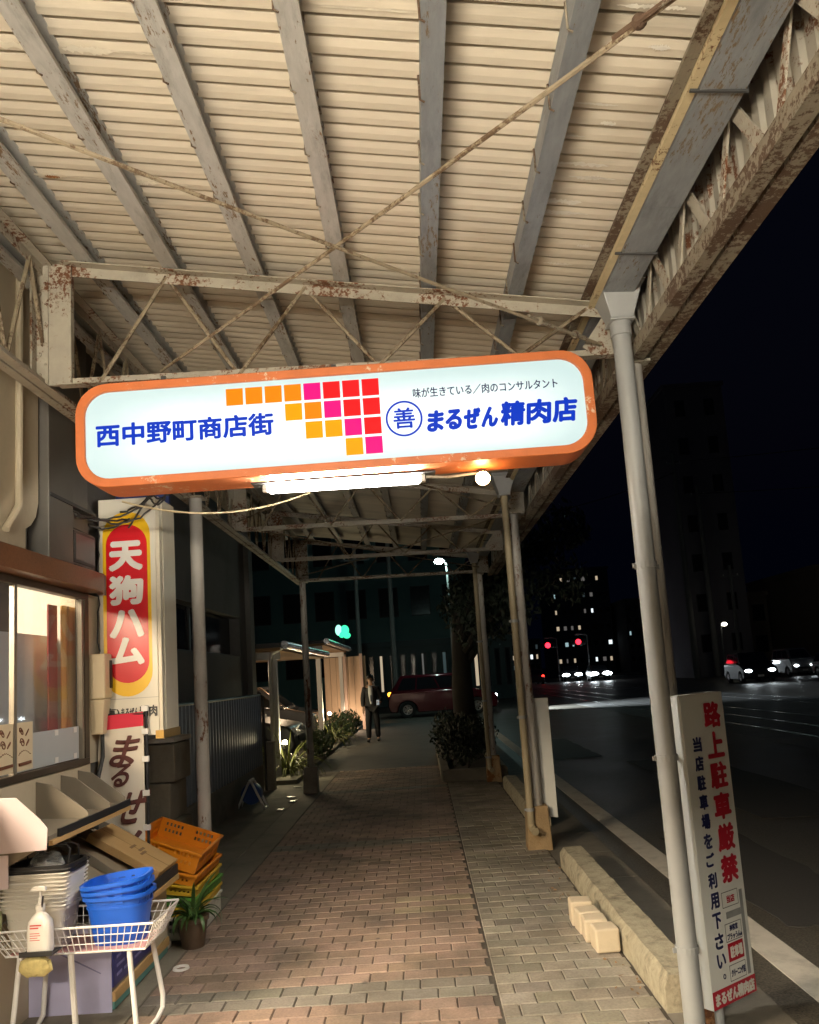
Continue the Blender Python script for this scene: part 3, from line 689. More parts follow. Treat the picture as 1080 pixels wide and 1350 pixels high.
lamp('assumed_shop_light', 'AREA', (-3.0, 4.4, 2.85), 75, (1.0, 0.84, 0.62), shop, 1.2, (-2.7, 4.2, 0), size_y=0.15)  # assumed light, added to brighten the room behind the window
# plaster cornice above the beam
mb = MB(); mb.box(XW - 0.18, XW, 3.2, 4.50, 2.87, 4.4)
q = [(4.50, 2.87), (4.50, 3.2), (3.2, 3.2), (3.2, 2.461), (4.33, 2.461), (4.33, 2.62)] + [(4.33 + 0.17 * math.sin(R(a)), 2.72 + 0.15 * (1 - math.cos(R(a)))) for a in (10, 30, 50, 70, 90)]
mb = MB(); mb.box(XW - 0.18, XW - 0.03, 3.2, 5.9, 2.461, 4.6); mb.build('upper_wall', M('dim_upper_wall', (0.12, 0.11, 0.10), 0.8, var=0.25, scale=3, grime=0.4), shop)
mb = MB(); mb.prism([(3.2, 2.462), (4.36, 2.462), (4.36, 2.60), (4.42, 2.63), (4.48, 2.69), (4.51, 2.78), (4.51, 4.6), (3.2, 4.6)], XW - 0.029, XW + 0.05, 'X'); mb.build('plaster_pier', tile, shop, bevel=0.008)
mb = MB(); mb.tube([(XW + 0.065, 4.25, 4.5), (XW + 0.065, 4.25, 2.80), (XW + 0.08, 4.22, 2.7), (XW + 0.07, 4.1, 2.55)], 0.02, 8); mb.build('drain_pipe', tile, shop)
# metal shaft with a hatch box
ductm = M('dull_zinc_sheet', (0.15, 0.14, 0.125), 0.5, 0.4, var=0.25, scale=3, grime=0.4)
du = thing('exhaust_duct', 'dark grey sheet metal duct rising beside the cream pier above the brown beam', 'duct', (XW, 4.8, 2.47))
mb = MB(); mb.box(XW - 0.028, -2.10, 4.53, 4.86, 2.463, 4.4); mb.box(XW - 0.028, -2.15, 4.863, 5.2, 2.72, 4.4); mb.build('shaft', ductm, du, bevel=0.006)
mb = MB(); mb.box(-2.16, -2.09, 4.535, 5.19, 2.83, 2.85); mb.build('band', dark_metal, du)
hb = thing('hatch_box', 'small dark metal box with framed door fixed beside the grey duct', 'box', (-2.1, 5.0, 2.5))
mb = MB(); mb.box(XW - 0.02, -2.115, 4.865, 5.215, 2.475, 2.70); h_ = mb.build('case', ductm, hb, bevel=0.004)
mb = MB(); mb.box(-2.1145, -2.107, 4.88, 5.205, 2.487, 2.69); mb.build('door', dark_metal, hb, bevel=0.003)
mb = MB(); mb.box(-2.1065, -2.103, 4.90, 5.19, 2.505, 2.672); mb.build('door_panel', M('dull_panel', (0.10, 0.10, 0.10), 0.35, 0.4, var=0.2), hb)
# electric meter on the pier
em = thing('electric_meter', 'cream plastic electricity meter box with dark window on the wall beside the red pill sign', 'meter', (XW, 5.4, 1.5))
cr = M('cream_plastic', (0.60, 0.50, 0.33), 0.45, var=0.06)
mb = MB(); mb.box(XW + 0.001, -2.09, 5.30, 5.52, 1.63, 1.93); mb.build('case', cr, em, bevel=0.012)
mb = MB(); mb.taper(XW + 0.001, -2.12, 5.33, 5.48, 1.40, XW + 0.001, -2.10, 5.31, 5.50, 1.6295); mb.build('terminal_cover', cr, em, bevel=0.008)
mb = MB(); mb.box(-2.0895, -2.084, 5.38, 5.50, 1.70, 1.885); mb.build('window', black_plastic, em)
mb = MB(); mb.tube([(-2.15, 5.4, 1.40), (-2.15, 5.4, 1.25), (-2.17, 5.36, 1.1), (-2.18, 5.35, 0.7)], 0.014, 8); mb.build('cable', dark_metal, em)
# two small posters inside the window corner
pap = M('cream_poster', (0.66, 0.54, 0.36), 0.6, var=0.05); ink = M('brown_ink', (0.16, 0.06, 0.03), 0.7, var=0.2)
for i, (y0, lab) in enumerate(((4.17, 'cream poster with curly brown lettering in the window corner, left of its twin'), (4.372, 'cream poster with curly brown lettering on the glass, nearer the frosted film'))):
    t = tag(MB().box(XW - 0.0135, XW - 0.0115, y0, y0 + 0.19, 1.275, 1.535).build('poster', pap, off=(XW, y0, 1.27)), lab, 'poster', 'posters in the shop window'); t.location = (XW, y0, 1.27)
    mb = MB(); fw = lambda a, b_: (XW - 0.0108, y0 + a, 1.275 + b_)
    rng = random.Random(2 + i)
    for (cx, cz, r) in ((0.06, 0.21, 0.024), (0.12, 0.20, 0.022), (0.07, 0.15, 0.026), (0.125, 0.145, 0.02)):
        pts = [fw(cx + (r * (1 - k / 26)) * math.cos(k * 0.5 + cx * 40), cz + r * (1 - k / 26) * math.sin(k * 0.5)) for k in range(20)]
        mb.tube(pts, 0.0035, 5)
    for k in range(7): mb.tube([fw(0.03 + k * 0.02, 0.085 + 0.02 * math.sin(k * .5)), fw(0.045 + k * 0.02, 0.09 + 0.02 * math.sin(k * .5 + .5))], 0.002, 5)
    mb.tube([fw(0.03, 0.035), fw(0.16, 0.04)], 0.011, 4)
    mb.build('print', ink, t, off=(XW, y0, 1.27))
# ------------------------------------------------------------------ projecting sign with the red pill
PY = 5.42
ts = thing('projecting_sign', 'white box sign jutting from the shop wall with a red pill in yellow border', 'sign', (-2.15, PY, 1.36))
ivory = M('ivory_sign_face', (0.66, 0.62, 0.52), 0.3, var=0.05, scale=2, grime=0.15)
mb = MB(); mb.box(-2.17, -1.775, PY, PY + 0.36, 1.37, 3.0); mb.build('case', ivory, ts, bevel=0.004)
mb = MB(); mb.box(-1.7745, -1.75, PY + 0.005, PY + 0.05, 1.36, 3.0); mb.box(-1.7745, -1.752, PY + 0.09, PY + 0.36, 1.36, 3.0); mb.build('side_trim', M('sign_trim', (0.62, 0.56, 0.44), 0.4, var=0.08, grime=0.3), ts, bevel=0.003)
mb = MB(); mb.box(-1.80, -1.745, PY - 0.004, PY + 0.365, 1.345, 1.40); mb.build('corner_bracket', M('brass_bracket', (0.45, 0.28, 0.08), 0.4, 0.6, var=0.3), ts)
frp = lambda x, z: (x, PY - 0.003, z)
def pill(x0, x1, z0, z1, y0, y1): 
    r = (x1 - x0) / 2; n = 14; p = [((x0 + x1) / 2 + r * math.cos(math.pi * i / n), z1 - r + r * math.sin(math.pi * i / n)) for i in range(n + 1)] + [((x0 + x1) / 2 - r * math.cos(math.pi * i / n), z0 + r - r * math.sin(math.pi * i / n)) for i in range(n + 1)]
    return MB().prism(p, y0, y1, 'Y')
pill(-2.142, -1.812, 1.635, 2.905, PY - 0.0015, PY).build('yellow_border', M('sign_yellow', (0.78, 0.46, 0.01), 0.3, var=0.04), ts)
pill(-2.118, -1.834, 1.725, 2.815, PY - 0.003, PY - 0.0016).build('red_field', M('sign_red', (0.60, 0.012, 0.02), 0.25, var=0.05), ts)
mb = MB(); mb.noflip = True
for ch, z0, z1 in (('天', 2.49, 2.70), ('狗', 2.255, 2.46), ('ハ', 2.03, 2.225), ('ム', 1.845, 2.035)):
    text_fit(mb, ch, -2.10, -1.862, z0, z1, lambda x, z: (x, PY - 0.0045, z), 0.06)
mb.build('white_characters', M('sign_white', (0.75, 0.73, 0.68), 0.3, var=0.03), ts)
mb = MB(); mb.noflip = True; text_fit(mb, '(有)', -2.155, -2.04, 1.50, 1.565, frp, 0.03); text_fit(mb, 'まるぜん', -2.03, -1.91, 1.50, 1.56, frp, 0.03); text_fit(mb, '精肉', -1.905, -1.785, 1.495, 1.57, frp, 0.03)
mb.build('company_lettering', black_plastic, ts)
mb = MB(); mb.box(-2.169, -1.776, PY - 0.0012, PY - 0.0002, 1.62, 1.624); mb.build('seam', M('seam_grey', (0.4, 0.38, 0.33), 0.5), ts)
mb = MB(); mb.box(-2.2, -2.1701, PY + 0.1, PY + 0.2, 1.6, 1.66); mb.box(-2.2, -2.1701, PY + 0.1, PY + 0.2, 2.8, 2.86); mb.build('wall_bracket', dark_metal, ts)
# small blue plate above it, wire tangle
tag(MB().box(-2.17, -1.78, 5.75, 5.79, 3.03, 3.19).build('blue_plate', M('navy_plate', (0.02, 0.04, 0.16), 0.4)), 'dark blue plate just above the projecting red pill sign', 'plate')
wt = thing('cable_tangle', 'tangle of black cables looped across the top of the projecting sign', 'cables', (-1.9, 5.35, 2.95))
rng = random.Random(5); blackw = M('black_cable', (0.03, 0.028, 0.025), 0.5)
def sag(a, b_, s, r=0.006, n=14, mat=None, par=None, name='cable', jit=0.0):
    a = Vector(a); b_ = Vector(b_)
    pts = [a.lerp(b_, i / n) + Vector((rng.uniform(-jit, jit), rng.uniform(-jit, jit), -s * 4 * (i / n) * (1 - i / n) + rng.uniform(-jit, jit))) for i in range(n + 1)]
    return MB().tube(pts, r, 6).build(name, mat or blackw, par, smooth=True)
for a, b_, s in (((-2.15, 5.0, 2.80), (-1.72, 5.40, 3.06), 0.10), ((-2.14, 5.2, 2.86), (-1.70, 5.42, 3.0), 0.12), ((-2.0, 5.38, 2.9), (-1.70, 5.36, 3.1), 0.05), ((-2.18, 5.25, 2.80), (-1.95, 5.4, 2.85), 0.05), ((-1.95, 5.4, 2.78), (-1.74, 5.36, 3.05), -0.02), ((-2.18, 4.6, 2.86), (-1.95, 5.38, 2.84), 0.06), ((-1.80, 5.3, 3.05), (-1.62, 5.3, 3.1), 0.16), ((-1.78, 5.3, 3.05), (-1.60, 5.33, 3.1), 0.12)):
    sag(a, b_, s, 0.007, par=wt, jit=0.008)
sag((-2.15, 5.38, 2.86), (-2.16, 5.38, 1.95), 0.0, 0.005, par=wt, jit=0.012)
tag(sag((-1.7, 4.6, 2.78), (-0.62, 4.9, 2.83), 0.10, 0.006, mat=M('cream_wire', (0.6, 0.5, 0.3), 0.5)), 'thin cream wire sagging below the long backlit sign', 'wire')

# ------------------------------------------------------------------ the display stand under the window
dr = thing('display_stand', 'two tier shop display stand with sloping brown shelves, dividers and a lilac and blue base', 'stand', (-1.95, 4.8, 0))
taupe = M('taupe_board', (0.28, 0.225, 0.155), 0.6, var=0.1, grime=0.2); woode = M('pale_wood_edge', (0.52, 0.33, 0.14), 0.55, var=0.2, scale=20, stretch=(1, 0.2, 1))
greyp = M('grey_brown_panel', (0.22, 0.19, 0.145), 0.6, var=0.12)
mb = MB(); mb.prism([(-2.19, 0.975), (-1.885, 0.955), (-1.885, 0.985), (-2.19, 1.0)], 4.05, 5.12, 'Y'); up_ = mb.build('upper_shelf', greyp, dr)
mb = MB(); mb.box(-1.8845, -1.865, 4.05, 5.12, 0.94, 0.963); mb.build('wood_edge', woode, up_)
mb = MB(); mb.box(-1.8845, -1.868, 4.14, 5.12, 0.964, 1.005); mb.build('price_rail', black_plastic, up_, bevel=0.003)
for y in (4.55, 4.86, 5.10):
    mb = MB(); mb.prism([(-2.188, 0.985), (-1.895, 0.965), (-1.895, 1.02), (-1.93, 1.05), (-2.10, 1.18), (-2.188, 1.20)], y - 0.004, y + 0.004, 'Y'); mb.build('divider', greyp, dr, bevel=0.002)
mb = MB(); mb.box(-2.195, -2.1895, 4.05, 5.26, 0.0, 1.215); mb.build('back_board', M('cream_back_board', (0.50, 0.42, 0.30), 0.6, var=0.06, grime=0.2), dr)
for y in (4.06, 4.6, 5.09):
    mb = MB(); mb.prism([(-2.189, 0.80), (-1.93, 0.93), (-1.93, 0.953), (-2.189, 0.968)], y - 0.012, y + 0.012, 'Y'); mb.build('bracket', taupe, dr)
mb = MB(); mb.prism([(-2.189, 0.78), (-1.675, 0.475), (-1.675, 0.50), (-2.189, 0.805)], 4.47, 5.38, 'Y'); lo_ = mb.build('lower_shelf', taupe, dr)
mb = MB(); mb.box(-1.6745, -1.655, 4.47, 5.38, 0.452, 0.482); mb.build('wood_edge', woode, lo_)
mb = MB(); mb.box(-1.6745, -1.66, 4.47, 5.38, 0.483, 0.545); mb.build('price_rail', black_plastic, lo_, bevel=0.003)
mb = MB(); mb.prism([(-2.189, 0.806), (-1.68, 0.505), (-1.68, 0.55), (-2.05, 0.80), (-2.189, 0.86)], 5.372, 5.38, 'Y'); mb.build('end_panel', greyp, lo_)
for y in (4.78, 5.08):
    mb = MB(); mb.prism([(-2.185, 0.81), (-1.685, 0.512), (-1.685, 0.53), (-2.185, 0.90)], y - 0.003, y + 0.003, 'Y'); mb.build('divider', greyp, dr)
lil = M('lilac_panel', (0.46, 0.44, 0.62), 0.5, var=0.06, grime=0.15); nav = M('navy_poster', (0.025, 0.03, 0.16), 0.3, var=0.2)
mb = MB(); mb.box(-2.185, -1.745, 4.47, 5.38, 0.03, 0.45); bs = mb.build('base', greyp, dr, bevel=0.003)
mb = MB(); mb.box(-2.185, -1.745, 4.462, 4.4695, 0.0, 0.445); mb.build('front_panel', lil, bs)
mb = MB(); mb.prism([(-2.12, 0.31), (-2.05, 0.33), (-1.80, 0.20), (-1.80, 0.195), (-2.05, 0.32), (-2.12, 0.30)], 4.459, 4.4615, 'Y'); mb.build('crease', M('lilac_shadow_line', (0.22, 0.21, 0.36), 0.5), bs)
mb = MB(); mb.box(-1.7445, -1.738, 4.47, 5.08, 0.12, 0.44); mb.build('side_poster', nav, bs)
mb = MB()
rng = random.Random(9)
for r_ in range(6):
    y = 4.52
    while y < 5.0:
        w_ = rng.uniform(0.03, 0.12); mb.box(-1.7378, -1.7365, y, min(5.05, y + w_), 0.16 + r_ * 0.045, 0.175 + r_ * 0.045); y += w_ + 0.03
mb.build('printed_text', M('lilac_print', (0.20, 0.20, 0.42), 0.4), bs)
mb = MB(); mb.box(-1.7445, -1.738, 5.083, 5.375, 0.10, 0.44); mb.build('side_panel', M('cream_side_panel', (0.52, 0.46, 0.34), 0.5, var=0.05), bs)
mb = MB(); mb.box(-1.7445, -1.728, 4.47, 5.38, 0.05, 0.098); mb.build('wood_edge', woode, bs)
mb = MB(); mb.box(-1.7445, -1.733, 4.47, 5.36, 0.012, 0.048); mb.build('teal_trim', M('teal_trim', (0.10, 0.26, 0.24), 0.5), bs)
for y in (4.60, 5.30):
    mb = MB(); mb.lathe([(0.001, -0.014), (0.026, -0.014), (0.03, -0.006), (0.03, 0.006), (0.026, 0.014), (0.001, 0.014)], 14, Matrix.Translation((-1.765, y, 0.027)) @ Matrix.Rotation(R(90), 4, 'Y')); mb.build('caster', black_plastic, dr)
# cardboard tray lying on the lower shelf
sl = math.atan2(0.305, 0.514)
ct = thing('cardboard_tray', 'flat brown cardboard box lying on the sloping lower shelf', 'box', (-1.88, 5.17, 0.655), world=False); ct.rotation_euler = (0, sl, 0)
kraft = M('kraft_cardboard', (0.46, 0.29, 0.12), 0.8, var=0.1, scale=5, stretch=(1, 6, 1))
MB().box(-0.26, 0.235, -0.175, 0.185, 0, 0.048).build('body', kraft, ct, bevel=0.004)
MB().box(-0.262, 0.237, -0.002, 0.002, 0.0482, 0.049).build('flap_seam', M('dark_seam', (0.2, 0.12, 0.05), 0.8), ct)
mb = MB()
for k, (a, b_) in enumerate(((-0.03, 0.0), (0.02, 0.03), (0.05, -0.01))): mb.box(a, a + 0.018, b_ - 0.05, b_ + 0.04, 0.0484, 0.0494)
mb.build('print', M('kraft_print', (0.22, 0.13, 0.06), 0.8), ct)
# pale pink notice board with a cut corner at the near end
pk = thing('notice_board', 'pale pink plastic notice panel with a cut corner at the near end of the stand', 'board', (-1.96, 4.0, 0.82))
pinkm = M('pale_pink_plastic', (0.68, 0.57, 0.60), 0.35, var=0.06, scale=4)
mb = MB(); mb.prism([(-2.19, 0.92), (-1.87, 0.93), (-1.865, 1.03), (-1.90, 1.075), (-2.02, 1.185), (-2.19, 1.19)], 3.995, 4.0, 'Y'); mb.build('panel', pinkm, pk, bevel=0.002)
mb = MB(); mb.prism([(-2.19, 0.75), (-2.06, 0.76), (-2.06, 0.915), (-2.19, 0.915)], 4.0, 4.006, 'Y'); mb.build('lower_flap', pinkm, pk)
# ------------------------------------------------------------------ nested baskets, generic
def ring_pts(hx, hy, p, n):
    out = []
    for i in range(n):
        a = 2 * math.pi * i / n; c, s = math.cos(a), math.sin(a)
        out.append((hx * math.copysign(abs(c) ** (2 / p), c), hy * math.copysign(abs(s) ** (2 / p), s)))
    return out
def basket_mesh(hx, hy, h, taper, p, n, levels, holes, rim, name, mat, parent, thick=0.003):
    vs = []; fs = []
    zs = [h * i / levels for i in range(levels + 1)]
    for z in zs:
        t = taper + (1 - taper) * z / h
        vs += [(x * t, y * t, z) for x, y in ring_pts(hx, hy, p, n)]
    for L in range(levels):
        for i in range(n):
            if holes(L, i): continue
            j = (i + 1) % n; fs.append((L * n + i, L * n + j, (L + 1) * n + j, (L + 1) * n + i))
    fs.append(tuple(range(n)))
    o = len(vs)
    vs += [(x * (1 + rim / hx), y * (1 + rim / hy), h) for x, y in ring_pts(hx, hy, p, n)] + [(x * (1 + rim / hx), y * (1 + rim / hy), h - 0.016) for x, y in ring_pts(hx, hy, p, n)]
    T = levels * n
    for i in range(n):
        j = (i + 1) % n; fs.append((T + i, T + j, o + j, o + i)); fs.append((o + i, o + j, o + n + j, o + n + i))
    mb = MB(); mb.noflip = True; mb.add(vs, fs); o_ = mb.build(name, mat, parent)
    md = o_.modifiers.new('solid', 'SOLIDIFY'); md.thickness = thick; md.offset = 0
    return o_
wb_mat = M('white_basket_plastic', (0.66, 0.63, 0.57), 0.4, var=0.04); bb_mat = M('black_basket_plastic', (0.018, 0.018, 0.02), 0.3)
hole_w = lambda L, i: L in (1, 3, 5) and i % 2 == 0
def shop_basket(loc, mat, name, label, group, handle=False):
    t = thing(name, label, 'basket', loc, group, world=False)
    basket_mesh(0.155, 0.118, 0.205, 0.80, 5, 72, 8, hole_w, 0.012, 'body', mat, t)
    for s in (-1, 1):
        mb = MB(); a = 0.163
        up = handle
        if up: pts = [(-0.13, s * 0.06, 0.205), (-0.135, s * 0.05, 0.27), (-0.11, s * 0.03, 0.285), (0.11, s * 0.03, 0.285), (0.135, s * 0.05, 0.27), (0.13, s * 0.06, 0.205)]
        else: pts = [(-a, s * 0.02, 0.202), (-a, s * 0.125, 0.212), (-a + 0.02, s * 0.134, 0.212), (a - 0.02, s * 0.134, 0.212), (a, s * 0.125, 0.212), (a, s * 0.02, 0.202)]
        mb.tube(pts, 0.0045, 6); mb.build('handle', black_plastic if handle or mat is bb_mat else mat, t, smooth=True)
    return t
BX, BY, BZ = -1.965, 4.165, 0.445
b0 = shop_basket((BX, BY, BZ), wb_mat, 'white_basket', 'white slotted shopping basket, lowest and barest of the nested stack on the cart', 'white baskets nested on the cart')
wlab = ['white shopping basket second from the bottom of the nested stack', 'white shopping basket third from the bottom of the nested stack', 'white shopping basket fourth from the bottom of the nested stack', 'white shopping basket fifth up, halfway through the nested stack', 'white shopping basket sixth from the bottom of the nested stack', 'white shopping basket third below the black ones in the stack', 'white shopping basket second below the black ones in the stack', 'white shopping basket directly under the two black baskets']
for i, lb in enumerate(wlab):
    c = copy_tree(b0); c.location = (BX + random.uniform(-.003, .003) + 0.002 * i, BY + random.uniform(-.003, .003), BZ + 0.0190 * (i + 1)); c['label'] = lb
k0 = shop_basket((BX + 0.02, BY, BZ + 0.0190 * 9), bb_mat, 'black_basket', 'black shopping basket with folded handles between the white ones and the top one', 'black baskets on the white stack')
k1 = shop_basket((BX + 0.022, BY, BZ + 0.0190 * 10.2), bb_mat, 'black_basket', 'black shopping basket with raised handles on top, holding a clear bag', 'black baskets on the white stack', True)
bag = MB(); rng = random.Random(4)
vs = []; 
for i in range(9):
    for j in range(16):
        th = math.pi * i / 8; ph = 2 * math.pi * j / 16; r = 0.075 * (1 + rng.uniform(-.28, .28))
        vs.append((r * math.sin(th) * math.cos(ph) * 1.1, r * math.sin(th) * math.sin(ph) * 0.9, 0.06 + r * math.cos(th) * 0.8))
bag.add(vs, [(i * 16 + j, i * 16 + (j + 1) % 16, i * 16 + 16 + (j + 1) % 16, i * 16 + 16 + j) for i in range(8) for j in range(16)])
bo = tag(bag.build('plastic_bag', GL('clear_film', alpha=0.4, base=(0.5, 0.5, 0.48), rough=0.12), None, off=(0, 0, 0)), 'crumpled clear plastic bag lying in the top black basket', 'bag'); bo.location = (BX + 0.01, BY, BZ + 0.0190 * 10.2 + 0.13)
# blue buckets
blu = M('blue_bucket_plastic', (0.012, 0.10, 0.56), 0.32, var=0.06)
hole_b = lambda L, i: L in (7,) and i % 2 == 0 and (i // 8) % 2 == 0
def bucket(loc, rot_, label):
    t = thing('blue_basket', label, 'basket', loc, 'blue baskets nested on the cart', world=False); t.rotation_euler = rot_
    basket_mesh(0.155, 0.122, 0.235, 0.76, 3.2, 72, 9, hole_b, 0.012, 'body', blu, t, 0.004)
    mb = MB(); mb.noflip = True
    r1 = ring_pts(0.152, 0.119, 3.2, 72); vs = [(x, y, z) for z in (0.175, 0.185) for x, y in [(a * 0.975, b * 0.975) for a, b in r1]] 
    mb.add([(x * 1.0, y * 1.0, z) for x, y, z in vs], [(i, (i + 1) % 72, 72 + (i + 1) % 72, 72 + i) for i in range(72)])
    o = mb.build('band', blu, t); md = o.modifiers.new('solid', 'SOLIDIFY'); md.thickness = 0.008; md.offset = 0
    mb = MB(); mb.box(-0.05, -0.005, -0.1235, -0.119, 0.20, 0.218); mb.box(0.02, 0.06, -0.1235, -0.119, 0.20, 0.218); mb.build('grip', blu, t)
    return t
bucket((-1.585, 4.19, 0.44), (0, R(-1), 0), 'bright blue plastic basket at the bottom of the blue trio')
bucket((-1.58, 4.19, 0.475), (R(1), R(-4), R(1)), 'bright blue plastic basket nested in the middle of the blue trio')
bucket((-1.578, 4.192, 0.507), (R(1), R(-6), R(2)), 'bright blue plastic basket tilted on top of the blue trio')
# ------------------------------------------------------------------ the white wire cart
wc = thing('wire_cart', 'white wire basket cart on bent tube legs in front of the stand', 'cart', (-1.75, 4.2, 0))
x0, x1, y0, y1, zt = -2.16, -1.355, 3.985, 4.385, 0.565
a0, a1, b0_, b1, zb_ = -2.09, -1.415, 4.04, 4.33, 0.435
mb = MB(); mb.tube([(x0, y0, zt), (x1, y0, zt), (x1, y1, zt), (x0, y1, zt), (x0, y0, zt)], 0.006, 6); mb.tube([(a0, b0_, zb_), (a1, b0_, zb_), (a1, b1, zb_), (a0, b1, zb_), (a0, b0_, zb_)], 0.005, 6); wbk = mb.build('basket_rim', white_wire, wc)
mb = MB()
def lerp(a, b_, t): return a + (b_ - a) * t
for f_ in (0.33, 0.66):
    p = [(lerp(a0, x0, f_), lerp(b0_, y0, f_)), (lerp(a1, x1, f_), lerp(b0_, y0, f_)), (lerp(a1, x1, f_), lerp(b1, y1, f_)), (lerp(a0, x0, f_), lerp(b1, y1, f_))]
    z = lerp(zb_, zt, f_); mb.tube([(x, y, z) for x, y in p + p[:1]], 0.0026, 5)
nx = 24
for i in range(nx + 1):
    t = i / nx; xb = lerp(a0, a1, t); xt = lerp(x0, x1, t)
    mb.tube([(xt, y0, zt), (xb, b0_, zb_), (xb, b1, zb_), (xt, y1, zt)], 0.0024, 5)
for i in range(1, 11):
    t = i / 11; yb = lerp(b0_, b1, t); yt = lerp(y0, y1, t)
    mb.tube([(x0, yt, zt), (a0, yb, zb_), (a1, yb, zb_), (x1, yt, zt)], 0.0024, 5)
mb.build('wire_mesh', white_wire, wc)
MB().box(a0 + 0.01, a1 - 0.01, b0_ + 0.01, b1 - 0.01, zb_ + 0.003, zb_ + 0.006).build('pink_liner', M('pink_liner', (0.62, 0.34, 0.32), 0.7), wc)
for x, dx in ((-1.50, 0.05), (-2.03, -0.04)):
    mb = MB(); mb.tube([(x, b0_ + 0.02, zb_), (x + dx * 0.7, b0_ - 0.0, 0.10), (x + dx * 0.8, b0_ + 0.0, 0.04), (x + dx * 0.85, b0_ + 0.06, 0.013), (x + dx * 0.9, b1 - 0.02, 0.013), (x + dx, b1 + 0.05, 0.04), (x + dx, b1 + 0.06, 0.10), (x + 0.02, b1 - 0.02, zb_)], 0.0125, 10); mb.build('leg', white_wire, wc, smooth=True)
mb = MB(); mb.tube([(-2.05, b0_ + 0.08, 0.014), (-1.46, b0_ + 0.08, 0.014)], 0.010, 8); mb.tube([(-1.785, b0_ + 0.02, zb_), (-1.785, b0_ + 0.08, 0.02)], 0.015, 8); mb.build('crossbar', white_wire, wc, smooth=True)
mb = MB(); mb.box(-1.945, -1.79, 3.875, 3.98, 0.478, 0.486); mb.box(-1.945, -1.79, 3.875, 3.879, 0.486, 0.502); mb.build('bottle_tray', black_plastic, wc, bevel=0.002)
# pump bottle on the tray
sb = thing('pump_bottle', 'white pump spray bottle with red print standing in a black tray on the cart', 'bottle', (-1.868, 3.928, 0.487), world=False)
mb = MB(); rg = [(0, 1), (0.012, 1.02), (0.10, 1.0), (0.135, 0.93), (0.16, 0.62), (0.175, 0.34), (0.19, 0.32)]
vs = []; fs = []
for z, t in rg: vs += [(x * t, y * t, z) for x, y in ring_pts(0.056, 0.036, 3.5, 28)]
for L in range(len(rg) - 1): fs += [(L * 28 + i, L * 28 + (i + 1) % 28, L * 28 + 28 + (i + 1) % 28, L * 28 + 28 + i) for i in range(28)]
fs += [tuple(reversed(range(28))), tuple((len(rg) - 1) * 28 + i for i in range(28))]
mb.add(vs, fs); mb.build('body', M('milky_bottle', (0.74, 0.71, 0.66), 0.35, var=0.04), sb, smooth=True)
mb = MB(); mb.lathe([(0.021, 0.186), (0.021, 0.208), (0.013, 0.213), (0.010, 0.24)], 14); mb.build('collar', white_plastic, sb, smooth=True)
mb = MB(); mb.tube([(0, 0, 0.235), (0, 0, 0.275)], 0.006, 8); mb.taper(-0.05, 0.028, -0.012, 0.012, 0.272, -0.03, 0.024, -0.01, 0.01, 0.292); mb.build('pump_head', white_plastic, sb, bevel=0.003)
mb = MB(); mb.tube([(0.012, -0.012, 0.20), (0.020, -0.016, 0.25)], 0.005, 6); mb.build('trigger', black_plastic, sb)
redp = M('red_print', (0.6, 0.08, 0.07), 0.5); mb = MB()
for k, (z, w_) in enumerate(((0.122, 0.06), (0.110, 0.045), (0.088, 0.05), (0.078, 0.055), (0.068, 0.04), (0.058, 0.052))): mb.box(-0.033, -0.033 + w_ * 0.9, -0.0372, -0.0366, z, z + (0.006 if k < 2 else 0.003))
mb.build('label_print', redp, sb)
# cloth pouch drooping below the tray
pch = MB(); rng = random.Random(8); vs = []
for i in range(8):
    for j in range(18):
        th = math.pi * i / 7; ph = 2 * math.pi * j / 18; k = 1 + rng.uniform(-.1, .1)
        vs.append((0.085 * k * math.sin(th) * math.cos(ph), 0.028 * k * math.sin(th) * math.sin(ph), 0.048 * k * math.cos(th) - (0.012 * math.cos(2 * ph) * math.sin(th))))
pch.add(vs, [(i * 18 + j, i * 18 + (j + 1) % 18, i * 18 + 18 + (j + 1) % 18, i * 18 + 18 + j) for i in range(7) for j in range(18)])
po = tag(pch.build('cloth_pouch', M('mottled_yellow_cloth', (0.50, 0.42, 0.18), 0.9, var=0.6, scale=28, bump=0.4), None, smooth=True), 'mottled yellow and green cloth pouch hanging on the front of the cart', 'pouch'); po.location = (-1.89, 3.925, 0.425)
gp = MB(); rng = random.Random(18); vs = []
for i in range(7):
    for j in range(12):
        th = math.pi * i / 6; ph = 2 * math.pi * j / 12; k = 1 + rng.uniform(-.2, .2); vs.append((0.07 * k * math.sin(th) * math.cos(ph), 0.05 * k * math.sin(th) * math.sin(ph), 0.11 * k * math.cos(th)))
gp.add(vs, [(i * 12 + j, i * 12 + (j + 1) % 12, i * 12 + 12 + (j + 1) % 12, i * 12 + 12 + j) for i in range(6) for j in range(12)])
po = tag(gp.build('vegetable_bag', M('pale_green_film', (0.45, 0.50, 0.28), 0.35, var=0.35, scale=22), None), 'pale green crumpled film bag at the left end of the cart', 'bag'); po.location = (-2.17, 4.02, 0.62)
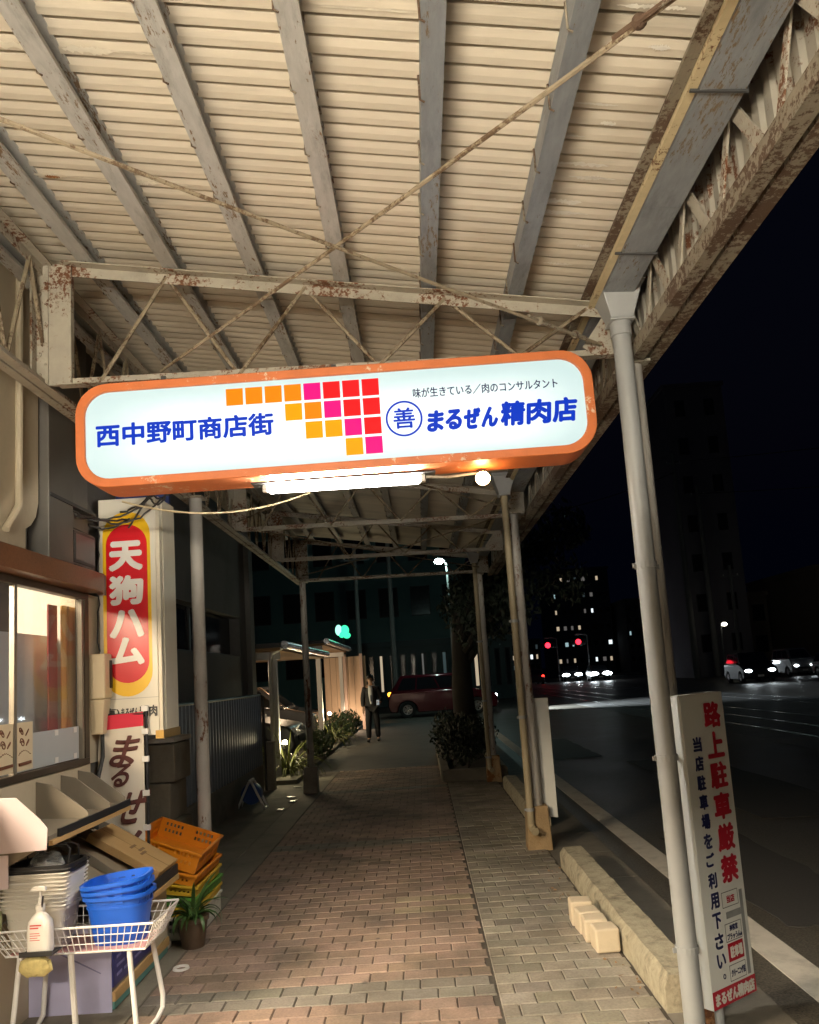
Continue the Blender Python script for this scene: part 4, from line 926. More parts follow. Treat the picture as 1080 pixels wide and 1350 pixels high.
# ------------------------------------------------------------------ banner
nb = thing('banner', 'white vertical cloth banner with a red top and brown brush characters on a pole', 'banner', (-1.86, 5.395, 0))
def bfr(x, z): return (x, 5.392 + 0.012 * math.sin((x + 2.1) * 22 + z * 2.2) * (0.4 + (1.6 - z)), z)
def bx(t, z): return lerp(-2.165 - 0.02 * math.sin((1.5 - z) * 4), -1.875, t)
mb = MB(); mb.noflip = True; vs = []; NX, NZ = 18, 50
for k in range(NZ + 1):
    z = lerp(1.53, 0.36, k / NZ)
    for i in range(NX + 1):
        t = i / NX; x = bx(t, z); p = bfr(x, z - 0.015 * (1 - t)); vs.append(p)
fs = []; mats = []
for k in range(NZ):
    for i in range(NX):
        fs.append((k * (NX + 1) + i, k * (NX + 1) + i + 1, (k + 1) * (NX + 1) + i + 1, (k + 1) * (NX + 1) + i)); mats.append(1 if k < 4 else 0)
mb.add(vs, fs); mb.mi = mats
clo = mb.build('cloth', [M('white_banner_cloth', (0.66, 0.60, 0.50), 0.85, var=0.05), M('red_banner_cloth', (0.62, 0.03, 0.06), 0.8, var=0.06)], nb, smooth=True); clo.data.polygons.foreach_set('material_index', mats)
mb = MB(); mb.noflip = True
for ch, xc, z1, s_ in (('ま', -2.03, 1.38, 0.20), ('る', -2.05, 1.20, 0.15), ('ぜ', -1.99, 1.03, 0.22), ('ん', -1.98, 0.77, 0.24)):
    text_fit(mb, ch, xc - s_ * 0.42, xc + s_ * 0.42, z1 - s_, z1, lambda x, z: (x, 5.3915, z), 0.03, 0.35)
for i, p in enumerate(mb.v): q_ = bfr(p[0], p[2]); mb.v[i] = (p[0], q_[1] - 0.004 + (p[1] - 5.3915), p[2])
mb.build('brush_characters', M('brown_brush_ink', (0.10, 0.03, 0.025), 0.8), nb)
mb = MB(); mb.tube([(-1.855, 5.40, 0.02), (-1.855, 5.40, 1.57)], 0.010, 8); mb.tube([(-1.855, 5.40, 1.515), (-2.165, 5.40, 1.525)], 0.006, 8); pl_ = mb.build('pole', black_plastic, nb)
for z in (1.55, 1.40, 1.22, 1.0, 0.78, 0.56): MB().box(-1.885, -1.842, 5.388, 5.412, z - 0.018, z + 0.018).build('loop', white_plastic, pl_)
MB().lathe([(0.001, 0.0), (0.10, 0.0), (0.10, 0.03), (0.05, 0.045), (0.02, 0.08)], 18, Matrix.Translation((-1.855, 5.49, 0.0))).build('foot', white_plastic, nb)
# ------------------------------------------------------------------ plastic crates behind the stand
def crate(name, loc, rot_, mat, label, h=0.125, cat='crate'):
    t = thing(name, label, cat, loc, 'stacked plastic crates', world=False); t.rotation_euler = rot_
    hx, hy = 0.235, 0.335; mb = MB(); mb.noflip = True
    def wall(p0, p1, nx):
        o = len(mb.v); nz = 6; vs = []
        for k in range(nz + 1):
            for i in range(nx + 1): vs.append((lerp(p0[0], p1[0], i / nx), lerp(p0[1], p1[1], i / nx), h * k / nz))
        fs = []
        for k in range(nz):
            for i in range(nx):
                c_ = i % 16
                if k in (2, 4) and 4 <= c_ <= 12 and i % 2 == 0: continue
                fs.append((k * (nx + 1) + i, k * (nx + 1) + i + 1, (k + 1) * (nx + 1) + i + 1, (k + 1) * (nx + 1) + i))
        mb.add(vs, fs)
    wall((-hx, -hy), (hx, -hy), 32); wall((hx, -hy), (hx, hy), 48); wall((hx, hy), (-hx, hy), 32); wall((-hx, hy), (-hx, -hy), 48)
    mb.add([(-hx, -hy, 0), (hx, -hy, 0), (hx, hy, 0), (-hx, hy, 0)], [(0, 1, 2, 3)])
    o = mb.build('body', mat, t); md = o.modifiers.new('solid', 'SOLIDIFY'); md.thickness = 0.004; md.offset = 0
    r = MB(); e = 0.014
    r.box(-hx - e, hx + e, -hy - e, -hy + 0.003, h - 0.02, h); r.box(-hx - e, hx + e, hy - 0.003, hy + e, h - 0.02, h); r.box(-hx - e, -hx + 0.003, -hy + 0.0035, hy - 0.0035, h - 0.0202, h - 0.0002); r.box(hx - 0.003, hx + e, -hy + 0.0035, hy - 0.0035, h - 0.0202, h - 0.0002)
    for sx_ in (-1, 1):
        for f_ in (-0.5, 0.0, 0.5): r.box(sx_ * (hx + 0.001) - 0.004, sx_ * (hx + 0.001) + 0.004, f_ * hy - 0.01, f_ * hy + 0.01, 0.004, h - 0.021)
    r.build('rim', mat, t, bevel=0.003)
    return t
orc = M('orange_crate_plastic', (0.74, 0.25, 0.012), 0.4, var=0.07, grime=0.15); yel = M('yellow_crate_plastic', (0.66, 0.42, 0.03), 0.4, var=0.07, grime=0.2)
grn = M('green_crate_plastic', (0.10, 0.30, 0.05), 0.4, var=0.1, grime=0.2); wht = M('white_crate_plastic', (0.62, 0.60, 0.52), 0.45, var=0.05, grime=0.25)
CXc, CYc = -1.86, 5.95
crate('white_crate', (CXc, CYc, 0.0), (0, 0, 0), wht, 'white plastic crate at the very bottom of the leaning crate stack', 0.15)
crate('yellow_crate', (CXc + 0.005, CYc, 0.152), (0, R(2), R(1)), yel, 'yellow plastic crate just above the white bottom crate', 0.06)
crate('green_crate', (CXc, CYc + 0.01, 0.225), (0, R(5), R(-1)), grn, 'green plastic crate in the middle of the leaning stack', 0.06)
crate('amber_crate', (CXc, CYc, 0.305), (0, R(9), R(1)), yel, 'amber yellow crate under the two orange ones in the stack', 0.07)
crate('orange_crate', (CXc, CYc - 0.005, 0.395), (0, R(14), R(0)), orc, 'orange slotted crate wedged beneath the topmost orange crate', 0.075)
crate('orange_crate', (CXc, CYc, 0.495), (0, R(20), R(2)), orc, 'orange slotted crate tilting steeply on top of the leaning stack', 0.14)
# ------------------------------------------------------------------ potted plant
pp = thing('potted_plant', 'dark green strap leaved plant in a brown pot by the stacked crates', 'plant', (-1.60, 5.47, 0), world=False)
mb = MB(); mb.lathe([(0.001, 0.0), (0.072, 0.0), (0.095, 0.16), (0.105, 0.165), (0.105, 0.19), (0.09, 0.19), (0.085, 0.165), (0.001, 0.16)], 20); mb.build('pot', M('brown_clay_pot', (0.10, 0.065, 0.04), 0.55, var=0.25, grime=0.3), pp, smooth=True)
def strap_leaves(n, L, w_, rng, droop=1.0, base=0.03, z0=0.16):
    mb = MB(); mb.noflip = True
    for i in range(n):
        a = rng.uniform(0, 2 * math.pi); l_ = L * rng.uniform(0.55, 1.1); lean = rng.uniform(0.25, 1.1); w2 = w_ * rng.uniform(0.7, 1.2)
        p = Vector((base * math.cos(a) * rng.random(), base * math.sin(a) * rng.random(), z0)); el = R(90) - lean * 0.6; vs = []; fs = []; S_ = 7
        tw = rng.uniform(-.4, .4)
        for k in range(S_ + 1):
            t = k / S_; ww = w2 * math.sin(math.pi * min(0.97, 0.15 + 0.85 * t)) ** 0.7 * (1 if k < S_ else 0.1)
            s_ = Vector((-math.sin(a + tw), math.cos(a + tw), 0)) * ww / 2
            cup = Vector((0, 0, ww * 0.25)); vs += [p + s_ + cup, p, p - s_ + cup]
            p = p + Vector((math.cos(a) * math.cos(el), math.sin(a) * math.cos(el), math.sin(el))) * l_ / S_; el -= droop * lean * 0.42
        for k in range(S_): 
            o = k * 3; fs += [(o, o + 1, o + 4, o + 3), (o + 1, o + 2, o + 5, o + 4)]
        mb.add(vs, fs)
    return mb
leafm = M('dark_strap_leaf', (0.045, 0.10, 0.025), 0.4, var=0.4, scale=10)
strap_leaves(34, 0.30, 0.030, random.Random(6)).build('foliage', leafm, pp, smooth=True)
# dark block wall and white ring
sw = thing('stone_wall', 'dark stained low block wall behind the crates beside the pipe post', 'wall', (-2.4, 6.7, 0))
stone = M('dark_stone', (0.14, 0.12, 0.085), 0.85, var=0.35, scale=5, grime=0.6, bump=0.6, bscale=30)
mb = MB()
for r_ in range(4):
    for k in range(-1, 3):
        xa = -2.9 + k * 0.42 + (0.21 if r_ % 2 else 0); xb = min(xa + 0.41, -2.03); xa = max(xa, -2.9)
        if xb > xa + 0.05: mb.box(xa, xb, 6.55 + 0.005 * (k % 2), 7.0, r_ * 0.31, r_ * 0.31 + 0.302)
mb.build('blocks', stone, sw, bevel=0.012)
MB().box(-2.9, -2.02, 6.54, 7.01, 1.2425, 1.28).build('coping', conc, sw, bevel=0.008)
rg_ = MB().lathe([(0.032, 0.0), (0.05, 0.0), (0.046, 0.012), (0.036, 0.012)], 20, None, True).build('plastic_ring', white_plastic, None); rg_.location = (-1.555, 5.05, 0.003)
tag(rg_, 'small flat white ring lying on the pavers before the stand', 'ring')

# ------------------------------------------------------------------ no-parking boards
def rot_frame(ox, oy, yaw):
    c, s_ = math.cos(yaw), math.sin(yaw)
    return lambda a, d, z: (ox + c * a + s_ * d, oy + s_ * a - c * d, z)      # a along the face, d out of it
npb = thing('no_parking_sign', 'tall narrow white no parking board with red and navy characters on the nearest pipe post', 'sign', (1.2, 3.9, 0.07))
F_ = rot_frame(1.205, 3.83, R(36)); Wd = 0.335
def rbox(mb, a0, a1, d0, d1, z0, z1):
    vs = [F_(a, d, z) for a in (a0, a1) for d in (d0, d1) for z in (z0, z1)]
    return mb.add(vs, [(0, 1, 3, 2), (4, 6, 7, 5), (0, 4, 5, 1), (2, 3, 7, 6), (0, 2, 6, 4), (1, 5, 7, 3)])
boardm = M('white_sign_board', (0.68, 0.69, 0.65), 0.45, var=0.05, scale=3, grime=0.12)
rbox(MB(), 0, Wd, -0.08, 0, 0.075, 1.475).build('board', boardm, npb, bevel=0.003)
ff_ = lambda a, z: F_(a, 0.0018, z)
ff2 = lambda a, z: F_(a, 0.0036, z)
redl = M('sign_red_letters', (0.42, 0.012, 0.03), 0.4, var=0.06); navl = M('sign_navy_letters', (0.015, 0.02, 0.09), 0.4)
mb = MB(); mb.noflip = True
for i, ch in enumerate('路上駐車厳禁'):
    z1 = 1.432 - i * 0.1435; text_fit(mb, ch, 0.165, 0.300, z1 - 0.125, z1, ff_, 0.045)
mb.build('red_lettering', redl, npb)
mb = MB(); mb.noflip = True
for i, ch in enumerate('当店駐車場をご利用下さい'):
    z1 = 1.275 - i * 0.0885; hgt = 0.070 if ch not in 'ごい' else 0.062; text_fit(mb, ch, 0.058, 0.124, z1 - hgt, z1, ff_, 0.045)
z1 = 1.275 - 12 * 0.0885; text_fit(mb, '。', 0.092, 0.112, z1 - 0.025, z1 - 0.002, ff_, 0.02)
mb.build('writing', navl, npb)
gry = M('map_grey', (0.24, 0.25, 0.25), 0.5); sg_line = M('map_line', (0.12, 0.12, 0.12), 0.5)
def frect(a0, a1, z0, z1, f=ff_): 
    mb = MB(); mb.noflip = True; return mb.add([f(a0, z0), f(a1, z0), f(a1, z1), f(a0, z1)], [(0, 1, 2, 3)])
frect(0.283, 0.308, 0.165, 0.545).build('map_road', gry, npb); frect(0.165, 0.2825, 0.435, 0.465).build('map_road', gry, npb)
def outline(a0, a1, z0, z1, t=0.003):
    mb = MB(); mb.noflip = True
    for q in ((a0, a1, z0, z0 + t), (a0, a1, z1 - t, z1), (a0, a0 + t, z0 + t, z1 - t), (a1 - t, a1, z0 + t, z1 - t)): mb.add([ff_(q[0], q[2]), ff_(q[1], q[2]), ff_(q[1], q[3]), ff_(q[0], q[3])], [(0, 1, 2, 3)])
    return mb
for (z0, z1, txt) in ((0.485, 0.555, '当店'), (0.335, 0.415, None), (0.165, 0.235, 'クリーニング店')):
    mb = outline(0.145, 0.272, z0, z1)
    mb.build('map_box', sg_line, npb)
    if txt:
        mb = MB(); mb.noflip = True; w_ = 0.03 if len(txt) == 2 else 0.006
        text_fit(mb, txt, 0.147 + w_, 0.270 - w_, z0 + 0.018, z1 - 0.018, ff2, 0.03); mb.build('map_lettering', redl if len(txt) == 2 else navl, npb)
mb = MB(); mb.noflip = True; text_fit(mb, '美容室', 0.175, 0.240, 0.380, 0.408, ff2, 0.03); text_fit(mb, 'ブラッうんa', 0.152, 0.266, 0.343, 0.372, ff2, 0.03); mb.build('map_lettering', navl, npb)
frect(0.150, 0.270, 0.248, 0.328).build('map_red_box', redl, npb)
whl = M('sign_white_letters', (0.66, 0.64, 0.58), 0.5)
mb = MB(); mb.noflip = True; text_fit(mb, '駐車場', 0.162, 0.260, 0.262, 0.315, ff2, 0.04); mb.build('map_lettering', whl, npb)
frect(0.0, Wd, 0.078, 0.155).build('red_band', redl, npb)
mb = MB(); mb.noflip = True; text_fit(mb, 'まるぜん精肉店', 0.015, Wd - 0.015, 0.088, 0.145, ff2, 0.05); mb.build('band_lettering', whl, npb)
q = F_(0.10, -0.05, 0); MB().tube([(q[0], q[1], -0.03), (q[0], q[1], 0.0745)], 0.022, 10).build('stub_post', grey_pvc, npb)
F2 = None
n2 = thing('sign_board', 'blank white narrow board with dark edges seen from behind on the second post', 'sign', (1.1, 7.75, 0.25))
F_ = rot_frame(1.02, 7.82, R(-38)); rbox(MB(), 0.02, 0.20, -0.008, 0, 0.26, 1.36).build('board', boardm, n2, bevel=0.002)
mb = MB(); rbox(mb, 0.012, 0.03, -0.035, -0.0085, 0.30, 1.35); mb.build('edge', dark_metal, n2)
mb = MB(); rbox(mb, 0.03, 0.19, -0.02, -0.0085, 0.80, 0.815); mb.build('batten', dark_metal, n2)
# four pale blocks against the kerb
cube_m = M('pale_concrete_block', (0.62, 0.52, 0.37), 0.85, var=0.08, scale=8, grime=0.2, bump=0.25)
for (x, y, z, rz, lb) in ((0.965, 4.93, 0, 3, 'pale concrete block nearest the viewer in the row against the kerb'), (0.945, 5.115, 0, -2, 'pale concrete block second from the front of the row against the kerb'), (0.935, 5.275, 0, 4, 'pale concrete block third from the front, leaning on the far one'), (0.925, 5.44, 0.0, -3, 'pale taller concrete block at the far end of the row by the kerb')):
    hh = 0.135 if lb.find('taller') < 0 else 0.15
    o = MB().box(-0.07, 0.07, -0.072, 0.072, 0.002, hh).build('concrete_block', cube_m, None, bevel=0.012); o.location = (x, y, z); o.rotation_euler = (0, 0, R(rz)); tag(o, lb, 'block', 'pale blocks by the kerb')
# fallen leaves by the kerb
lm = M('dry_leaf', (0.22, 0.13, 0.06), 0.8, var=0.4); rng = random.Random(12)
lv = MB(); lv.noflip = True
for i in range(60):
    x = rng.choice([1.03, 1.035, 0.98, 0.9]) - abs(rng.gauss(0, 0.05)); y = rng.uniform(4.2, 7.6); a = rng.uniform(0, 6.28); s_ = rng.uniform(0.006, 0.018)
    c, d = math.cos(a) * s_, math.sin(a) * s_
    lv.add([(x - c, y - d, 0.008), (x + d * .6, y - c * .6, 0.016), (x + c, y + d, 0.01), (x - d * .6, y + c * .6, 0.006)], [(0, 1, 2, 3)])
lf_ = lv.build('leaves', lm, None); lf_['kind'] = 'stuff'; lf_['label'] = 'scattered dry leaf litter along the kerb'; lf_['category'] = 'leaves'

# ------------------------------------------------------------------ dark building and fence beyond the shop, left
db = thing('dark_building', 'unlit plain grey building with a wide dark window along the left of the walk', 'building', (-2.8, 10, 0))
dwall = M('night_plaster', (0.17, 0.17, 0.165), 0.85, var=0.15, scale=2, grime=0.4)
mb = MB(); mb.box(-3.2, -2.8, 7.02, 13.1, -0.1, 2.12); mb.box(-3.2, -2.8, 7.02, 13.1, 2.72, 8.0); mb.box(-3.2, -2.8, 7.02, 8.0, 2.1205, 2.7195); mb.box(-3.2, -2.8, 12.5, 13.1, 2.1205, 2.7195); mb.box(-9, -2.8, 13.1005, 13.3, -0.1, 8.0); mb.box(-3.2, -2.19, 6.2, 7.0, 1.285, 7.0)
mb.build('wall', dwall, db)
mb = MB(); mb.box(-3.0, -2.96, 8.001, 12.499, 2.121, 2.719); pw = mb.build('window', GL('dark_glass', alpha=0.9, base=(0.01, 0.012, 0.018), rough=0.1), db)
mb = MB(); mb.box(-2.955, -2.93, 10.2, 10.26, 2.122, 2.718); mb.box(-2.955, -2.90, 8.002, 12.498, 2.122, 2.15); mb.build('frame', dark_metal, pw)
MB().box(-2.85, -2.72, 12.95, 13.25, 0, 8).build('corner_pier', dwall, db)
cf = thing('corrugated_fence', 'blue grey corrugated metal fence in front of the unlit building', 'fence', (-2.6, 10.5, 0))
vs = []; fs = []; y = 7.3; pr = []
while y < 12.9: pr += [(y, 0), (y + 0.04, 0.0), (y + 0.06, 0.035), (y + 0.10, 0.035), (y + 0.12, 0)]; y += 0.14
mb = MB(); mb.noflip = True
for yy, dx in pr: vs += [(-2.62 + dx, yy, 0.42), (-2.62 + dx, yy, 1.50)]
mb.add(vs, [(2 * i, 2 * i + 1, 2 * i + 3, 2 * i + 2) for i in range(len(pr) - 1)]); mb.build('sheet', M('blue_grey_sheet', (0.16, 0.19, 0.23), 0.4, 0.3, var=0.15, grime=0.3), cf)
mb = MB(); mb.tube([(-2.60, 7.3, 1.5), (-2.60, 12.85, 1.5)], 0.022, 8); mb.tube([(-2.57, 12.85, 1.5), (-2.57, 12.95, 1.42), (-2.57, 12.97, 0.0)], 0.022, 8); mb.build('top_tube', dark_metal, cf, smooth=True)
MB().box(-2.75, -2.585, 7.2, 12.9, -0.1, 0.415).build('footing', apron, cf, bevel=0.01)
gp_ = thing('gate_post', 'short grey concrete gate post at the end of the corrugated fence', 'post', (-2.5, 13.1, 0))
MB().box(-2.58, -2.44, 13.0, 13.15, -0.05, 0.72).build('shaft', conc, gp_, bevel=0.012); MB().box(-2.59, -2.43, 12.99, 13.16, 0.7205, 0.75).build('cap', conc, gp_, bevel=0.008)
hr = thing('hose_reel', 'white framed blue garden hose reel standing by the corrugated fence', 'hose reel', (-2.42, 11.2, 0), world=False)
mb = MB()
for s_ in (-0.1, 0.1): mb.tube([(-0.19, s_, 0.0), (-0.02, s_, 0.36), (0.02, s_, 0.36), (0.19, s_, 0.0)], 0.016, 8)
mb.tube([(-0.19, -0.1, 0.012), (-0.19, 0.1, 0.012)], 0.014, 8); mb.tube([(0.19, -0.1, 0.012), (0.19, 0.1, 0.012)], 0.014, 8); mb.tube([(-0.0, -0.12, 0.38), (0.0, 0.12, 0.38)], 0.02, 8); mb.build('frame', white_plastic, hr)
MB().lathe([(0.05, -0.08), (0.135, -0.075), (0.145, -0.03), (0.145, 0.03), (0.135, 0.075), (0.05, 0.08)], 20, Matrix.Translation((0, 0, 0.20)) @ Matrix.Rotation(R(90), 4, 'X')).build('hose', M('blue_hose', (0.03, 0.07, 0.22), 0.45), hr, smooth=True)
# ------------------------------------------------------------------ lit carport beyond
cp = thing('carport', 'lit carport with white posts, wooden ceiling and silver gutter beyond the dark building', 'carport', (-4.5, 20, 0))
whp = M('white_post_paint', (0.62, 0.62, 0.60), 0.4, var=0.05); silv = M('silver_gutter', (0.7, 0.71, 0.74), 0.25, 0.8, var=0.1)
for y in (14.3, 20.6, 26.3): MB().box(-2.68, -2.56, y - 0.06, y + 0.06, 0, 2.42 if y > 15 else 2.09).build('post', whp, cp, bevel=0.01)
for y in (14.3, 20.6, 26.3): MB().box(-7.5, -2.5, y - 0.05, y + 0.05, 2.421 if y > 15 else 2.091, 2.56 if y > 15 else 2.23).build('beam', whp, cp, bevel=0.006)
for a, b_, dz in ((14.0, 20.4, -0.33), (20.5, 26.7, 0)): MB().box(-7.6, -2.45, a, b_, 2.565 + dz, 2.62 + dz).build('ceiling_boards', M('carport_wood', (0.30, 0.17, 0.07), 0.6, var=0.35, scale=6, stretch=(0.3, 6, 1)), cp)
for a, b_, dz in ((13.9, 20.42, -0.33), (20.48, 26.8, 0)): MB().box(-7.7, -2.42, a, b_, 2.6205 + dz, 2.70 + dz).build('roof', dark_metal, cp)
for (a, b_, z) in ((14.0, 20.3, 2.33), (20.35, 26.8, 2.66)): MB().tube([(-2.36, a, z), (-2.36, b_, z)], 0.075, 14).build('gutter', silv, cp, smooth=True)
MB().tube([(-2.4, 14.1, 2.30), (-2.62, 14.18, 2.2), (-2.66, 14.2, 2.05), (-2.66, 14.2, 0.05)], 0.04, 10).build('downpipe', whp, cp, smooth=True)
for z in (2.02, 2.2): MB().box(-7.4, -7.3, 14, 26.5, z, z + 0.05).build('rail', dark_metal, cp)
MB().box(-7.6, -7.45, 13.9, 26.8, 0, 2.56).build('back_wall', M('carport_back_wall', (0.36, 0.28, 0.20), 0.7, var=0.15), cp)
MB().box(-4.6, -4.2, 17.8, 18.2, 2.21, 2.234).build('assumed_ceiling_light', EM('assumed_carport_glow', (1.0, 0.80, 0.55), 12), cp)  # assumed lamp, inferred from the lit carport interior
lamp('assumed_carport_lamp', 'POINT', (-4.4, 18.0, 2.05), 120, (1.0, 0.76, 0.50), cp, 0.12); lamp('assumed_carport_lamp', 'POINT', (-4.0, 23.5, 2.3), 110, (1.0, 0.74, 0.48), cp, 0.12)  # assumed lights that give the carport its glow; no fitting seen
sp = thing('screen_wall', 'tall beige slatted screen at the far end of the lit carport', 'wall', (-2.4, 27, 0))
for i in range(7): MB().box(-3.25 + i * 0.2, -3.06 + i * 0.2 - 0.0 * i, 27.0 + 0.015 * (i % 2), 27.06, 0.28, 2.42).build('panel', M('beige_screen', (0.52, 0.38, 0.26), 0.6, var=0.12, scale=3), sp)
for x in (-2.55, -2.0): MB().box(x - 0.05, x + 0.05, 26.85, 26.97, 0, 2.5).build('post', M('pinkish_post', (0.55, 0.40, 0.33), 0.5), sp, bevel=0.008)
lamp('assumed_screen_wash', 'POINT', (-2.35, 26.2, 0.5), 40, (1.0, 0.72, 0.48), sp, 0.06)  # assumed light added low to wash the screen; no fitting built
# uplit grasses
def grass_plant(x, y, n, L, label, seed):
    t = thing('grass_plant', label, 'plant', (x, y, 0), 'uplit grasses by the carport', world=False)
    strap_leaves(n, L, 0.022, random.Random(seed), 1.2, 0.10, 0.02).build('foliage', M('lit_grass_blade', (0.16, 0.18, 0.05), 0.5, var=0.4, scale=10), t)
def uplight(x, y, z, e, label):
    t = thing('garden_uplight', label, 'lamp', (x, y, 0), 'garden uplights')
    MB().lathe([(0.0, 0.0), (0.012, 0.0), (0.012, z - 0.1), (0.045, z - 0.09), (0.05, z - 0.02), (0.0, z - 0.025)], 12, Matrix.Translation((x, y, 0))).build('spike', dark_metal, t)
    MB().ball((x, y, z), 0.045, 8).build('lens', EM('uplight_glow', (1.0, 0.88, 0.55), 60), t, smooth=True)
    lamp('uplight_beam', 'POINT', (x + 0.02, y - 0.02, z + 0.08), e, (1.0, 0.85, 0.5), t, 0.05)
grass_plant(-2.48, 14.55, 130, 1.0, 'pale grass clump lit from inside at the first white carport post', 1); uplight(-2.5, 14.42, 0.62, 28, 'glowing garden uplight in the grass at the first carport post')
grass_plant(-2.45, 20.9, 130, 1.0, 'green grass clump lit brightly at the second carport post', 2); uplight(-2.42, 20.75, 0.82, 28, 'glowing garden uplight in the grass at the second carport post')
def leaf_ball(mb, c, r, n, ls, rng, sq=(1, 1, 1)):
    for i in range(n):
        d = Vector((rng.gauss(0, 1), rng.gauss(0, 1), rng.gauss(0, 1))).normalized() * r * (rng.random() ** 0.4)
        p = Vector(c) + Vector((d.x * sq[0], d.y * sq[1], d.z * sq[2])); q = Euler((rng.uniform(0, 6), rng.uniform(0, 6), rng.uniform(0, 6))).to_matrix(); s_ = ls * rng.uniform(0.6, 1.3)
        mb.add([p + q @ Vector((-s_, 0, 0)), p + q @ Vector((0, -s_ * 0.45, 0.1 * s_)), p + q @ Vector((s_, 0, 0)), p + q @ Vector((0, s_ * 0.45, 0.1 * s_))], [(0, 1, 2, 3)])
shm = M('night_leaf', (0.05, 0.085, 0.035), 0.55, var=0.5, scale=4)
for (x, y, r, lb) in ((-2.35, 22.6, 0.42, 'low round shrub behind the lit grass at the second carport post'), (-2.3, 24.6, 0.38, 'small dark shrub in front of the beige slatted screen'), (-2.32, 17.6, 0.34, 'low dark shrub midway along the carport edge')):
    t = thing('shrub', lb, 'shrub', (x, y, 0), 'shrubs along the carport', world=False); mb = MB(); mb.noflip = True
    leaf_ball(mb, (0, 0, r), r, 700, 0.05, random.Random(int(y * 10)), (1, 1.5, 1)); mb.build('foliage', shm, t); MB().tube([(0, 0, 0), (0.02, 0, r)], 0.025, 6).build('stem', M('bark', (0.026, 0.022, 0.018), 0.9, var=0.3, bump=0.5, bscale=25), t)
bark = MATS['bark']
struct(MB().box(-2.75, -2.18, 13.6, 28.5, -0.1, 0.07).build('planting_kerb', apron, bevel=0.01))
gs = thing('green_neon_sign', 'round glowing green leaf emblem above the carport roof', 'sign', (-2.2, 23.8, 2.6))
gm = EM('green_neon', (0.05, 0.9, 0.42), 1.6); gl2 = EM('green_neon_pale', (0.35, 1.0, 0.70), 1.8)
for (dx, dz, rx, rz, m_) in ((-0.13, 0.07, 0.10, 0.16, gl2), (0.05, 0.06, 0.13, 0.15, gm), (0.11, -0.10, 0.11, 0.09, gm), (-0.04, -0.06, 0.09, 0.10, gm)):
    MB().ball((-2.25 + dx, 23.8, 3.06 + dz), 1.0, 10, (rx, 0.03, rz)).build('leaf', m_, gs, smooth=True)
MB().tube([(-2.25, 23.86, 2.7), (-2.25, 23.86, 3.1)], 0.02, 8).build('stem', dark_metal, gs)
for i, (x, y) in enumerate(((-1.98, 10.9), (-2.02, 12.0), (-2.10, 13.1), (-1.93, 11.6))):
    t = MB().box(-0.045, 0.045, -0.06, 0.06, 0, 0.012).build('glint_chip', white_plastic, None, bevel=0.004); t.location = (x, y, 0.004); t.rotation_euler = (0, 0, i); tag(t, 'small pale tile chip lying on the dark left edge of the walk', 'chip', 'tile chips on the walk')  # white chips stand in for glints on the ground
